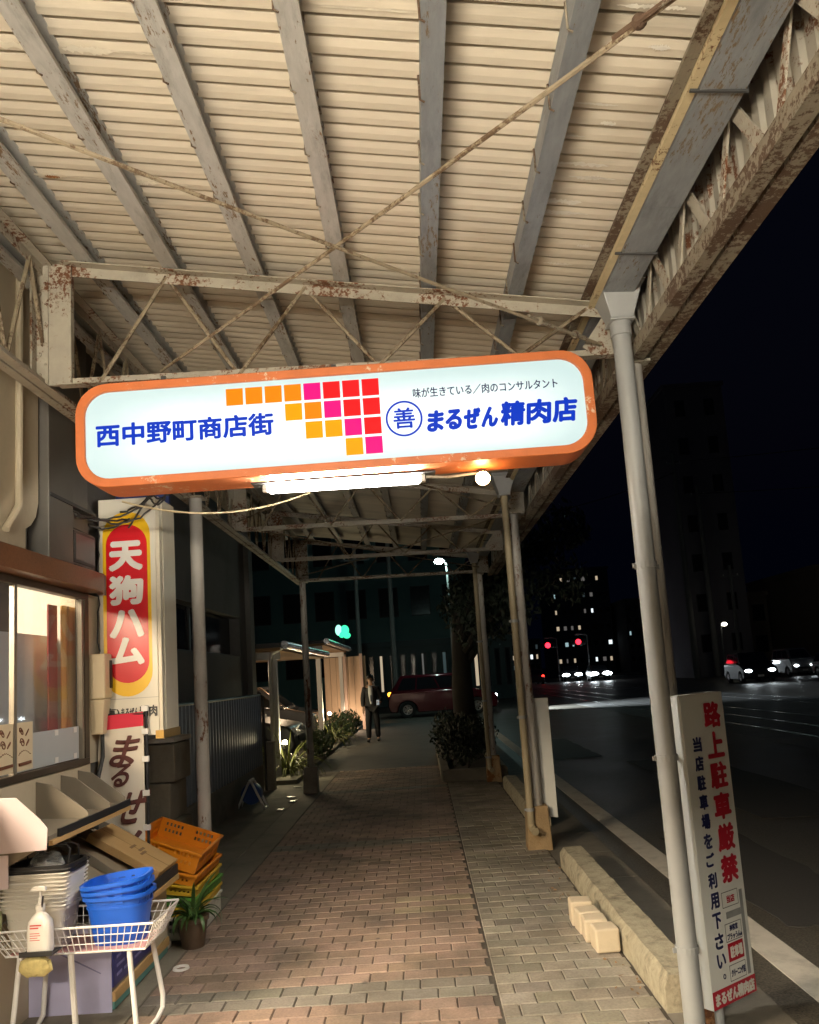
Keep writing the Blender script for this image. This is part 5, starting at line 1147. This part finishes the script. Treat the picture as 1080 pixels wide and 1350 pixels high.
# ------------------------------------------------------------------ cars
tyre_m = M('tyre_rubber', (0.02, 0.02, 0.02), 0.8, var=0.2); rim_m = M('alloy_rim', (0.55, 0.55, 0.56), 0.3, 0.8); carglass = GL('car_glass', alpha=0.85, base=(0.012, 0.014, 0.016), rough=0.05)
def car(label, loc, yaw, paint, L=4.4, W=1.76, H=1.6, hood=0.95, tail=0.35, hs=1.0, head=60, lit_tail=False, group=None, name='parked_car', beam=0):
    t = thing(name, label, 'car', loc, group, world=False); t.rotation_euler = (0, 0, yaw)
    xr, xf = -L / 2, L / 2; wr = 0.33; xw1, xw2 = xr + 0.78, xf - 0.86; belt = H * 0.60
    def arch(xc, n=9): return [(xc - 0.39 * math.cos(math.pi * i / n), 0.30 + 0.37 * math.sin(math.pi * i / n)) for i in range(n + 1)]
    poly = [(xr + 0.06, 0.32), (xr + 0.10, 0.24)] + [(xw1 - 0.40, 0.22)] + arch(xw1) + [(xw1 + 0.40, 0.20), (xw2 - 0.40, 0.20)] + arch(xw2) + [(xw2 + 0.40, 0.22), (xf - 0.08, 0.24), (xf, 0.42), (xf - 0.03, 0.66), (xf - 0.12, 0.80), (xf - hood + 0.1, belt + 0.03), (xr + 0.10, belt + 0.03), (xr + 0.01, 0.72), (xr, 0.5)]
    MB().prism(poly, -W / 2, W / 2, 'Y').build('body', paint, t, bevel=0.05, smooth=True)
    b0, b1, r0, r1 = xr + 0.10, xf - hood + 0.15, xr + 0.10 + tail, xf - hood - 0.62
    yb, yt = W / 2 - 0.05, W / 2 - 0.20
    MB().taper(b0, b1, -yb, yb, belt, r0, r1, -yt, yt, H).build('cabin', paint, t, bevel=0.06, smooth=True)
    def side_pt(u, v, s_): 
        x = lerp(lerp(b0, b1, u), lerp(r0, r1, u), v); y = lerp(yb, yt, v) + 0.006; return (x, y * s_, lerp(belt, H, v))
    for s_ in (-1, 1):
        for (u0, u1) in ((0.07, 0.30), (0.32, 0.60), (0.62, 0.93)):
            mb = MB(); mb.noflip = True; mb.add([side_pt(u0, 0.14, s_), side_pt(u1, 0.14, s_), side_pt(u1, 0.84, s_), side_pt(u0, 0.84, s_)], [(0, 1, 2, 3)]); mb.build('window', carglass, t)
    for (xa, xb, s_) in ((b1, r1, 1), (b0, r0, -1)):
        mb = MB(); mb.noflip = True; P = lambda v, k: (lerp(xa, xb, v) + 0.008 * s_, k * (lerp(yb, yt, v) - 0.1), lerp(belt, H, v) + 0.006)
        mb.add([P(0.12, -1), P(0.12, 1), P(0.86, 1), P(0.86, -1)], [(0, 1, 2, 3)]); mb.build('windscreen' if s_ > 0 else 'rear_window', carglass, t)
    for xw in (xw1, xw2):
        for s_ in (-1, 1):
            m_ = Matrix.Translation((xw, s_ * (W / 2 - 0.11), wr)) @ Matrix.Rotation(R(90), 4, 'X')
            wl_ = MB().lathe([(0.19, -0.10), (wr - 0.03, -0.11), (wr, -0.08), (wr, 0.08), (wr - 0.03, 0.11), (0.19, 0.10)], 24, m_, True).build('wheel', tyre_m, t, smooth=True)
            mb = MB(); mb.lathe([(0.165, -0.09), (0.20, -0.105), (0.20, 0.105), (0.165, 0.09)], 24, m_, True)
            for k in range(7):
                a = 2 * math.pi * k / 7; c = Vector((xw, s_ * (W / 2 - 0.02), wr)); d = Vector((math.cos(a), 0, math.sin(a))); mb.bar(c + d * 0.03, c + d * 0.18, 0.045, 0.02, up=(0, 1, 0))
            mb.ball((xw, s_ * (W / 2 - 0.02), wr), 0.05, 6); mb.build('rim', rim_m, wl_)
    for s_ in (-1, 1):
        MB().ball((xf - 0.06, s_ * (W / 2 - 0.28), 0.68), 1, 8, (0.06, 0.16 * hs, 0.075 * hs)).build('headlight', EM('headlamp_on', (0.85, 0.95, 1.0), head) if head else M('headlamp_off', (0.6, 0.62, 0.65), 0.1, 0.3), t, smooth=True)
        MB().ball((xr + 0.05, s_ * (W / 2 - 0.16), 0.82), 1, 8, (0.06, 0.14, 0.10)).build('tail_light', EM('tail_lamp_on', (1.0, 0.03, 0.02), 6) if lit_tail else M('tail_lamp_off', (0.3, 0.01, 0.01), 0.2), t, smooth=True)
        if beam: lamp('headlight_beam', 'SPOT', (xf + 0.05, s_ * (W / 2 - 0.28), 0.68), beam, (0.85, 0.95, 1.0), t, 0.05, (xf + 12, s_ * 0.6, 0.0 if beam < 1000 else -0.1), 55 if beam > 1000 else 30, 0.6)
    MB().box(xf - 0.005, xf + 0.012, -0.45, 0.45, 0.50, 0.60).build('grille', black_plastic, t, bevel=0.01); MB().box(xf + 0.003, xf + 0.018, -0.17, 0.17, 0.34, 0.45).build('licence_plate', white_plastic, t)
    for s_ in (-1, 1): MB().ball((b1 - 0.18, s_ * (W / 2 + 0.06), belt + 0.06), 1, 8, (0.07, 0.09, 0.065)).build('wing_mirror', paint, t, smooth=True)
    for xh in (-0.45, 0.42): 
        for s_ in (-1, 1): MB().box(xh - 0.09, xh + 0.09, s_ * (W / 2) - 0.012, s_ * (W / 2) + 0.012, belt - 0.10, belt - 0.075).build('door_handle', paint, t)
    return t
redp_ = M('dark_red_paint', (0.10, 0.006, 0.014), 0.2, 0.2, var=0.05, coat=1.0); blkp = M('black_car_paint', (0.012, 0.012, 0.015), 0.4, 0.0, coat=0.15); wtp = M('white_car_paint', (0.25, 0.25, 0.25), 0.25, coat=1.0); gryp = M('grey_car_paint', (0.10, 0.10, 0.11), 0.25, 0.3, coat=1.0)
rc = car('dark red car crossing the end of the walk, seen from its right side', (0.8, 33.6, -0.03), 0, redp_, 4.45, 1.8, 1.70, 1.15, 0.45, head=30, name='red_car', beam=6000)
MB().ball((-2.14, -0.80, 0.98), 1, 8, (0.09, 0.07, 0.09)).build('indicator', EM('amber_indicator', (1.0, 0.35, 0.03), 7), rc, smooth=True)
car('black car with bright headlights facing the viewer on the far side of the road', (19.6, 48.5, -0.03), R(-97), blkp, 4.4, 1.85, 1.75, hs=1.3, head=150, name='oncoming_car', beam=300)
car('pale small van partly cut off behind the black oncoming car', (25.2, 55, -0.03), R(-92), wtp, 3.6, 1.6, 1.85, hood=0.5, tail=0.1, head=25, name='white_van')
car('grey car with its headlight at the right edge of the photo', (24.6, 47.5, -0.03), R(-93), gryp, 4.2, 1.75, 1.5, head=60, name='grey_car')
car('distant car with dazzling headlights, right one of the pair far down the road', (17.4, 80, -0.03), R(-95), blkp, 4.3, 1.8, 1.6, hs=2.8, head=500, name='distant_car', group='distant oncoming cars', beam=60)
car('distant car with dazzling headlights, left one of the pair far down the road', (15.8, 86, -0.03), R(-95), gryp, 4.3, 1.8, 1.6, hs=2.4, head=400, name='distant_car', group='distant oncoming cars', beam=40)
car('distant car driving away with glowing red tail lights', (11.2, 82, -0.03), R(92), gryp, 4.2, 1.75, 1.5, head=0, lit_tail=True, name='departing_car')
car('black car parked nose out under the lit carport beside the first grass', (-4.75, 17.1, 0.0), 0, blkp, 4.3, 1.78, 1.55, head=0)
car('dark grey car parked deeper under the carport near its second post', (-5.1, 23.2, 0.0), 0, gryp, 4.3, 1.78, 1.6, head=0)

# ------------------------------------------------------------------ the man in a dark suit
def skin(name, verts, edges, radii, mat, parent, sub=2, root=0):
    me = bpy.data.meshes.new(name); me.from_pydata(verts, edges, []); o = bpy.data.objects.new(name, me); COL.objects.link(o)
    m_ = o.modifiers.new('s', 'SKIN'); m_.use_smooth_shade = True
    for i, r in enumerate(radii):
        me.skin_vertices[0].data[i].radius = r if isinstance(r, tuple) else (r, r)
        me.skin_vertices[0].data[i].use_root = (i == root)
    ss = o.modifiers.new('u', 'SUBSURF'); ss.levels = sub; ss.render_levels = sub
    bpy.context.view_layer.update(); dg = bpy.context.evaluated_depsgraph_get()
    nm = bpy.data.meshes.new_from_object(o.evaluated_get(dg)); bpy.data.objects.remove(o)
    nm.materials.clear(); nm.materials.append(mat); nm.polygons.foreach_set('use_smooth', [True] * len(nm.polygons)); nm.name = name
    o = bpy.data.objects.new(name, nm); COL.objects.link(o); o.parent = parent; return o
skinm = M('skin', (0.42, 0.26, 0.18), 0.5, var=0.06); suit = M('dark_suit_cloth', (0.018, 0.018, 0.022), 0.85, var=0.2); shirt = M('white_shirt', (0.55, 0.56, 0.58), 0.7); hairm = M('black_hair', (0.01, 0.009, 0.008), 0.5)
mn = thing('person', 'man in a dark suit and white shirt walking on the pavement before the red car', 'person', (-1.37, 21.4, 0), world=False)   # faces -Y, towards the viewer
# body: head, neck, trunk, arms, legs in one surface (his right is -x as we see it)
V = [(0, 0, 0.93), (0, 0, 1.12), (0, -0.005, 1.30), (0, 0, 1.42), (0, -0.01, 1.50), (0, -0.025, 1.58), (0, -0.03, 1.67),
     (-0.17, 0, 1.385), (-0.235, 0.02, 1.12), (-0.225, -0.02, 0.88), (-0.225, -0.035, 0.80),
     (0.17, 0, 1.385), (0.25, 0.03, 1.13), (0.235, -0.16, 1.00), (0.215, -0.225, 1.005),
     (-0.09, 0, 0.86), (-0.105, -0.03, 0.48), (-0.115, 0.0, 0.09), (-0.125, -0.13, 0.04), (0.09, 0, 0.86), (0.115, 0.05, 0.48), (0.125, 0.13, 0.10), (0.135, 0.01, 0.04)]
E_ = [(0, 1), (1, 2), (2, 3), (3, 4), (4, 5), (5, 6), (3, 7), (7, 8), (8, 9), (9, 10), (3, 11), (11, 12), (12, 13), (13, 14), (0, 15), (15, 16), (16, 17), (17, 18), (0, 19), (19, 20), (20, 21), (21, 22)]
rad = [(0.14, 0.10), (0.13, 0.09), (0.16, 0.10), (0.12, 0.08), 0.052, (0.082, 0.098), (0.075, 0.09), 0.055, 0.044, 0.034, (0.02, 0.04), 0.055, 0.044, 0.034, (0.03, 0.032), 0.085, 0.058, 0.04, (0.045, 0.03), 0.085, 0.058, 0.04, (0.045, 0.03)]
body = skin('body', V, E_, rad, skinm, mn)
jk = skin('jacket', V[:4] + [V[7], V[8], (-0.227, -0.015, 0.90), V[11], V[12], (0.237, -0.145, 1.008), (0, 0, 0.82)], [(10, 0), (0, 1), (1, 2), (2, 3), (3, 4), (4, 5), (5, 6), (3, 7), (7, 8), (8, 9)],
     [(0.185, 0.13), (0.170, 0.125), (0.19, 0.13), (0.13, 0.095), 0.082, 0.066, 0.055, 0.082, 0.066, 0.055, (0.19, 0.125)], suit, mn, root=1)
skin('trousers', [V[0], V[15], V[16], (-0.115, 0.005, 0.08), V[19], V[20], (0.125, 0.125, 0.09)], [(0, 1), (1, 2), (2, 3), (0, 4), (4, 5), (5, 6)], [(0.16, 0.115), 0.105, 0.082, 0.07, 0.105, 0.082, 0.07], suit, mn)
for (x, y) in ((-0.125, -0.06), (0.135, 0.08)):
    skin('shoe', [(x, y + 0.07, 0.05), (x, y - 0.04, 0.045), (x, y - 0.15, 0.035)], [(0, 1), (1, 2)], [(0.045, 0.045), (0.05, 0.042), (0.042, 0.03)], black_plastic, mn)
mb = MB(); mb.noflip = True; NR = 9; vs = []
for k in range(NR + 1):
    t = k / NR; z = lerp(1.46, 0.98, t); w_ = lerp(0.055, 0.02, t) + 0.022 * math.sin(math.pi * t); yy = -0.115 - 0.035 * math.sin(math.pi * min(1, t * 1.2 + 0.1))
    vs += [(-w_, yy + 0.012, z), (0, yy, z), (w_, yy + 0.012, z)]
mb.add(vs, [(k * 3 + i, k * 3 + i + 1, k * 3 + 4 + i, k * 3 + 3 + i) for k in range(NR) for i in range(2)])
sh = mb.build('shirt', shirt, mn, smooth=True); md = sh.modifiers.new('solid', 'SOLIDIFY'); md.thickness = 0.012
MB().taper(-0.02, 0.02, -0.165, -0.158, 1.05, -0.012, 0.012, -0.135, -0.128, 1.45).build('tie', M('dark_tie', (0.05, 0.06, 0.10), 0.6), mn)
for s_ in (-1, 1): MB().prism([(0, 1.455), (s_ * 0.06, 1.475), (s_ * 0.045, 1.42)], -0.128, -0.118, 'Y').build('collar', shirt, mn)
mb = MB(); mb.ball((0, -0.015, 1.655), 1, 14, (0.098, 0.112, 0.10)); mb.v = [(x, y if not (y < -0.06 and z < 1.675) else -0.06, max(z, 1.60 if y > 0 else 1.665)) for x, y, z in mb.v]; mb.build('hair', hairm, mn, smooth=True)
mb = MB(); mb.ball((0, -0.125, 1.60), 1, 8, (0.014, 0.024, 0.024)); mb.build('nose', skinm, mn, smooth=True)
for s_ in (-1, 1):
    MB().ball((s_ * 0.032, -0.112, 1.628), 0.011, 8).build('eye', black_plastic, mn, smooth=True); MB().box(s_ * 0.032 - 0.018, s_ * 0.032 + 0.018, -0.120, -0.108, 1.647, 1.654).build('eyebrow', hairm, mn)
    MB().ball((s_ * 0.086, -0.02, 1.61), 1, 8, (0.014, 0.022, 0.034)).build('ear', skinm, mn, smooth=True)
MB().ball((0, -0.116, 1.555), 1, 8, (0.026, 0.010, 0.006)).build('mouth', M('lip', (0.30, 0.12, 0.10), 0.5), mn, smooth=True)
for (c, d, cx) in (((-0.225, -0.035, 0.79), (0.01, -0.1, -1.0), -1), ((0.212, -0.235, 1.005), (-0.25, -0.9, 0.1), 1)):
    c = Vector(c); d = Vector(d).normalized(); sd = d.cross(Vector((1, 0, 0))).normalized()
    vv = [c - d * 0.02, c + d * 0.05]; ee = [(0, 1)]; rr = [(0.026, 0.018), (0.036, 0.016)]
    for k, (o_, ln) in enumerate(((-0.027, 0.062), (-0.009, 0.072), (0.009, 0.068), (0.027, 0.052))):
        p = c + d * 0.055 + sd * o_; n0 = len(vv); curl = Vector((-cx * 0.35, 0, 0)); vv += [p, p + d * ln * 0.55 + curl * 0.02, p + d * ln * 0.9 + curl * 0.07]; ee += [(1, n0), (n0, n0 + 1), (n0 + 1, n0 + 2)]; rr += [0.0095, 0.0085, 0.0075]
    n0 = len(vv); vv += [c + sd * -0.032 + d * 0.01, c + sd * -0.055 + d * 0.045]; ee += [(0, n0), (n0, n0 + 1)]; rr += [0.011, 0.009]
    skin('hand', [tuple(v_) for v_ in vv], ee, rr, skinm, mn, 1)
ph = tag(MB().box(-0.036, 0.036, -0.005, 0.005, -0.075, 0.075).build('phone', EM('phone_screen', (0.6, 0.7, 0.8), 0.25), None, bevel=0.004), 'small dim phone held in the suited man\'s raised hand', 'phone'); ph.location = (-1.37 + 0.185, 21.4 - 0.33, 1.02); ph.rotation_euler = (R(-35), 0, 0)
# ------------------------------------------------------------------ planter, hedge and tree at the right of the walk
pl = thing('planter', 'low concrete planter edging under the dark hedge at the right of the walk', 'planter', (0.6, 13.8, 0))
mb = MB(); MB().box(0.22, 1.04, 12.62, 12.78, -0.05, 0.17).build('front_edge', apron, pl, bevel=0.012); MB().box(0.2, 0.34, 12.785, 18.4, -0.05, 0.17).build('side_edge', apron, pl, bevel=0.012); MB().box(0.345, 1.04, 12.785, 18.4, -0.05, 0.12).build('soil', earth, pl)
hd = thing('hedge', 'dark clipped hedge filling the planter beside the far posts', 'hedge', (0.65, 15.3, 0.1), world=False)
mb = MB(); mb.noflip = True; rng = random.Random(21)
for i in range(15): leaf_ball(mb, (rng.uniform(-0.22, 0.25), -2.3 + i * 0.35, 0.42 + rng.uniform(-.04, .06)), 0.42, 420, 0.04, rng, (0.95, 0.9, 0.9))
nl = M('dark_hedge_leaf', (0.018, 0.03, 0.017), 0.6, var=0.5, scale=5); mb.build('foliage', nl, hd)
mb = MB()
for i in range(9): mb.tube([(rng.uniform(-.15, .15), -2.2 + i * 0.55, 0), (rng.uniform(-.2, .2), -2.2 + i * 0.55, 0.45)], 0.015, 5)
mb.build('stem', bark, hd)
def tree(x, y, h, r, n, ls, label, seed, name='street_tree', group=None, tr=0.2, cx=0.0):
    t = thing(name, label, 'tree', (x, y, 0), group, world=False); rng = random.Random(seed)
    mb = MB(); top = h * 0.55; mb.tube([(0, 0, -0.05), (0.03, 0, 0.25), (0.0, 0.02, h * 0.25), (0.05, 0.0, top)], [tr * 1.35, tr, tr * 0.85, tr * 0.6], 12)
    tips = []
    for i in range(9):
        a = i * 2.4 + rng.uniform(-.3, .3); z0 = lerp(h * 0.33, top, i / 9); e = Vector((cx + math.cos(a) * r * rng.uniform(.5, .95), math.sin(a) * r * rng.uniform(.5, .95), min(h * 0.95, z0 + h * rng.uniform(0.15, 0.4))))
        m_ = Vector((e.x * 0.4, e.y * 0.4, lerp(z0, e.z, 0.6))); mb.tube([(0.02, 0, z0), m_, e], [tr * 0.4, tr * 0.24, 0.02], 6); tips += [e, m_]
    mb.build('trunk', bark, t, smooth=True)
    mb = MB(); mb.noflip = True
    for e in tips + [Vector((cx, 0, h * 0.9))]: 
        leaf_ball(mb, e, r * rng.uniform(0.28, 0.5), n // 19, ls, rng, (1, 1, 0.8))
    mb.build('crown', nl, t)
tree(0.80, 16.3, 5.2, 1.5, 6000, 0.075, 'dark leafy street tree rising out of the planter behind the canopy', 31, tr=0.25, cx=1.25)
# ------------------------------------------------------------------ street lamp, poles, lights
sl_ = thing('street_lamp', 'tall street lamp with one dazzling white head beyond the end of the canopy', 'street lamp', (1.25, 31.5, 0))
galvp = M('galvanised_pole', (0.22, 0.23, 0.23), 0.5, 0.4, var=0.2)
MB().tube([(1.30, 31.5, 0), (1.30, 31.5, 5.4), (1.27, 31.5, 6.0), (1.12, 31.5, 6.18)], [0.085, 0.06, 0.045, 0.04], 10).build('pole', galvp, sl_, smooth=True)
MB().taper(0.84, 1.16, 31.4, 31.6, 6.10, 0.90, 1.14, 31.44, 31.56, 6.22).build('head', galvp, sl_, bevel=0.02)
MB().ball((0.99, 31.47, 6.08), 1, 10, (0.19, 0.13, 0.11)).build('lens', EM('street_glow', (0.75, 1.0, 0.95), 90), sl_, smooth=True)
lamp('street_light', 'POINT', (0.99, 31.3, 5.95), 170, (0.62, 1.0, 0.88), sl_, 0.1)
def pole(x, y, h, r, label, group='utility poles'):
    t = thing('utility_pole', label, 'pole', (x, y, 0), group); MB().tube([(x, y, 0), (x, y, h)], [r, r * 0.65], 10).build('shaft', M('concrete_pole', (0.20, 0.20, 0.19), 0.8, var=0.15), t, smooth=True)
    MB().bar((x - 0.7, y, h - 0.8), (x + 0.7, y, h - 0.8), 0.08, 0.08).build('cross_arm', galvp, t)
    for s_ in (-0.5, 0.0, 0.5): MB().lathe([(0.03, 0), (0.05, 0.04), (0.035, 0.08), (0.05, 0.12), (0.0, 0.14)], 8, Matrix.Translation((x + s_, y, h - 0.76))).build('insulator', white_plastic, t)
pole(-2.9, 38.5, 8.2, 0.13, 'slim concrete pole above the carport, left of the street lamp')
pole(-1.3, 40.0, 9.5, 0.15, 'taller concrete pole just behind the red car, left of the tree')
pole(20.7, 61, 17.5, 0.26, 'tall concrete pole nearest the dark tower across the road')
pole(23.4, 64, 15.5, 0.26, 'concrete pole in front of the middle of the dark tower')
pole(22.5, 57, 8.0, 0.16, 'short pole carrying a cabinet beside the black oncoming car')
sl2 = thing('small_lamp', 'small lit lamp on a short pole above the black oncoming car', 'street lamp', (22.7, 60, 0))
MB().tube([(22.5, 60, 0), (22.5, 60, 3.7), (22.7, 60, 3.95)], 0.06, 8).build('pole', galvp, sl2); MB().ball((22.75, 59.9, 3.93), 1, 8, (0.22, 0.15, 0.14)).build('lens', EM('small_glow', (1.0, 0.92, 0.75), 9), sl2, smooth=True)
for (a, b_, lb) in (((20.7, 61, 16.8), (60, 40, 15.5), 'upper overhead wire crossing the night sky before the dark tower'), ((23.4, 64, 14.8), (60, 38, 11.5), 'lower overhead wire crossing the night sky right of the dark tower'), ((-1.3, 40, 8.7), (20.7, 61, 16.0), 'long overhead wire spanning from the pole behind the red car across the road')):
    tag(sag(a, b_, 0.8, 0.03, 20), lb, 'wire', 'overhead wires')
# traffic signals
for (x, y, z, lab) in ((12.7, 80, 3.75, 'red traffic signal on the left, over the departing car'), (15.75, 80, 3.9, 'red traffic signal on the right, above the pair of oncoming cars')):
    t = thing('traffic_signal', lab, 'traffic light', (x, y, 0), 'traffic signals')
    MB().tube([(x + 0.9, y, 0), (x + 0.9, y, z + 0.6), (x + 0.4, y, z + 0.75), (x - 0.3, y, z + 0.75)], 0.07, 8).build('mast', galvp, t)
    MB().box(x - 0.75, x + 0.75, y - 0.12, y + 0.12, z - 0.28, z + 0.28).build('housing', dark_metal, t, bevel=0.05)
    MB().ball((x, y - 0.13, z), 1, 10, (0.27, 0.08, 0.27)).build('red_light', EM('signal_red', (1.0, 0.02, 0.04), 5), t, smooth=True)
    for s_ in (-0.48, 0.48): MB().ball((x + s_, y - 0.1, z), 1, 8, (0.18, 0.05, 0.18)).build('dark_light', black_plastic, t, smooth=True)
# ------------------------------------------------------------------ buildings in the dark
def nwall(name, c): return M(name, c, 0.85, var=0.12, scale=0.4, grime=0.3)
litw = [EM('window_warm', (1.0, 0.80, 0.55), 0.5), EM('window_white', (0.85, 0.97, 1.0), 1.3), EM('window_cool', (0.6, 0.9, 0.95), 0.5), EM('window_dim', (0.8, 0.75, 0.7), 0.12), EM('window_faint', (0.5, 0.7, 0.75), 0.05)]
darkwin = M('dark_window', (0.015, 0.018, 0.022), 0.15)
def building(name, label, x0, x1, y0, y1, h, mat, cols, rows, lit, seed, ww=0.55, wh=0.5, group='buildings in the dark', z0=1.2):
    t = thing(name, label, 'building', ((x0 + x1) / 2, y0, 0), group); rng = random.Random(seed)
    MB().box(x0, x1, y0, y1, -0.1, h).build('wall', mat, t); mb = MB(); mb.box(x0 - 0.15, x1 + 0.15, y0 - 0.15, y0 + 0.1, h + 0.001, h + 0.35); mb.box(x0 - 0.15, x0 + 0.1, y0 + 0.1005, y1, h + 0.001, h + 0.35); mb.build('parapet', mat, t)
    cw = (x1 - x0) / cols; ch = (h - z0) / rows
    for r_ in range(rows):
        for c_ in range(cols):
            xa = x0 + cw * (c_ + 0.5); za = z0 + ch * (r_ + 0.45); l_ = rng.random() < lit
            f_ = MB().box(xa - cw * ww / 2 - 0.06, xa + cw * ww / 2 + 0.06, y0 - 0.06, y0 - 0.001, za - ch * wh / 2 - 0.06, za + ch * wh / 2 + 0.06).build('window', dark_metal, t)
            k = rng.uniform(0.35, 1); MB().box(xa - cw * ww / 2, xa - cw * ww / 2 + cw * ww * (k if l_ else 1), y0 - 0.075, y0 - 0.0605, za - ch * wh / 2, za + ch * wh / 2).build('pane', rng.choice(litw) if l_ else darkwin, f_)
    return t
building('apartment_block', 'wide dark teal apartment block closing the view beyond the red car', -16, 3.5, 54, 70, 20, nwall('teal_night_wall', (0.15, 0.27, 0.255)), 9, 5, 0.0, 41)
building('tower_block', 'tall narrow dark tower rising over the far side of the road', 22.2, 27.2, 66, 74, 24.5, nwall('tower_wall', (0.20, 0.19, 0.21)), 2, 7, 0.0, 42, 0.28, 0.4)
building('low_house', 'low dark building with a sloping front right of the short pole', 25.5, 30.5, 70, 80, 6.6, nwall('house_wall', (0.20, 0.17, 0.13)), 3, 2, 0.05, 43)
building('shop_house', 'dark wide house behind the small van at the right edge of the photo', 31, 45, 62, 75, 7.8, nwall('house_wall_b', (0.16, 0.13, 0.10)), 4, 2, 0.0, 44)
building('office_block', 'distant office block with a diagonal run of lit windows above the oncoming cars', 20, 28.5, 118, 130, 15.5, nwall('office_wall', (0.10, 0.11, 0.12)), 8, 6, 0.42, 45, 0.5, 0.25)
building('corner_shop', 'distant low block with bright lit shop windows left of the red signals', 10.2, 15.5, 104, 112, 5.0, nwall('corner_wall', (0.12, 0.12, 0.12)), 7, 3, 0.75, 46, 0.5, 0.45)
building('flat_block', 'distant dim block with scattered lights right of the red signals', 29, 36, 112, 124, 10, nwall('flat_wall', (0.10, 0.10, 0.11)), 7, 5, 0.25, 47, 0.4, 0.3)
building('street_row', 'far row of lit shopfronts behind the far right post', 6.0, 10.0, 98, 106, 4.6, nwall('row_wall', (0.10, 0.11, 0.11)), 6, 2, 0.6, 48, 0.4, 0.6)
building('street_row', 'far lit frontage seen between the tree and the red car roof', -4.5, 5.5, 48, 52, 3.4, nwall('row_wall_b', (0.10, 0.13, 0.13)), 16, 1, 0.45, 49, 0.35, 0.75, z0=0.6)
# far pavement across the road and its kerb
struct(MB().box(26.0, 60, -20, 400, -0.12, 0.12).build('far_pavement', far_walk, bevel=0.01))
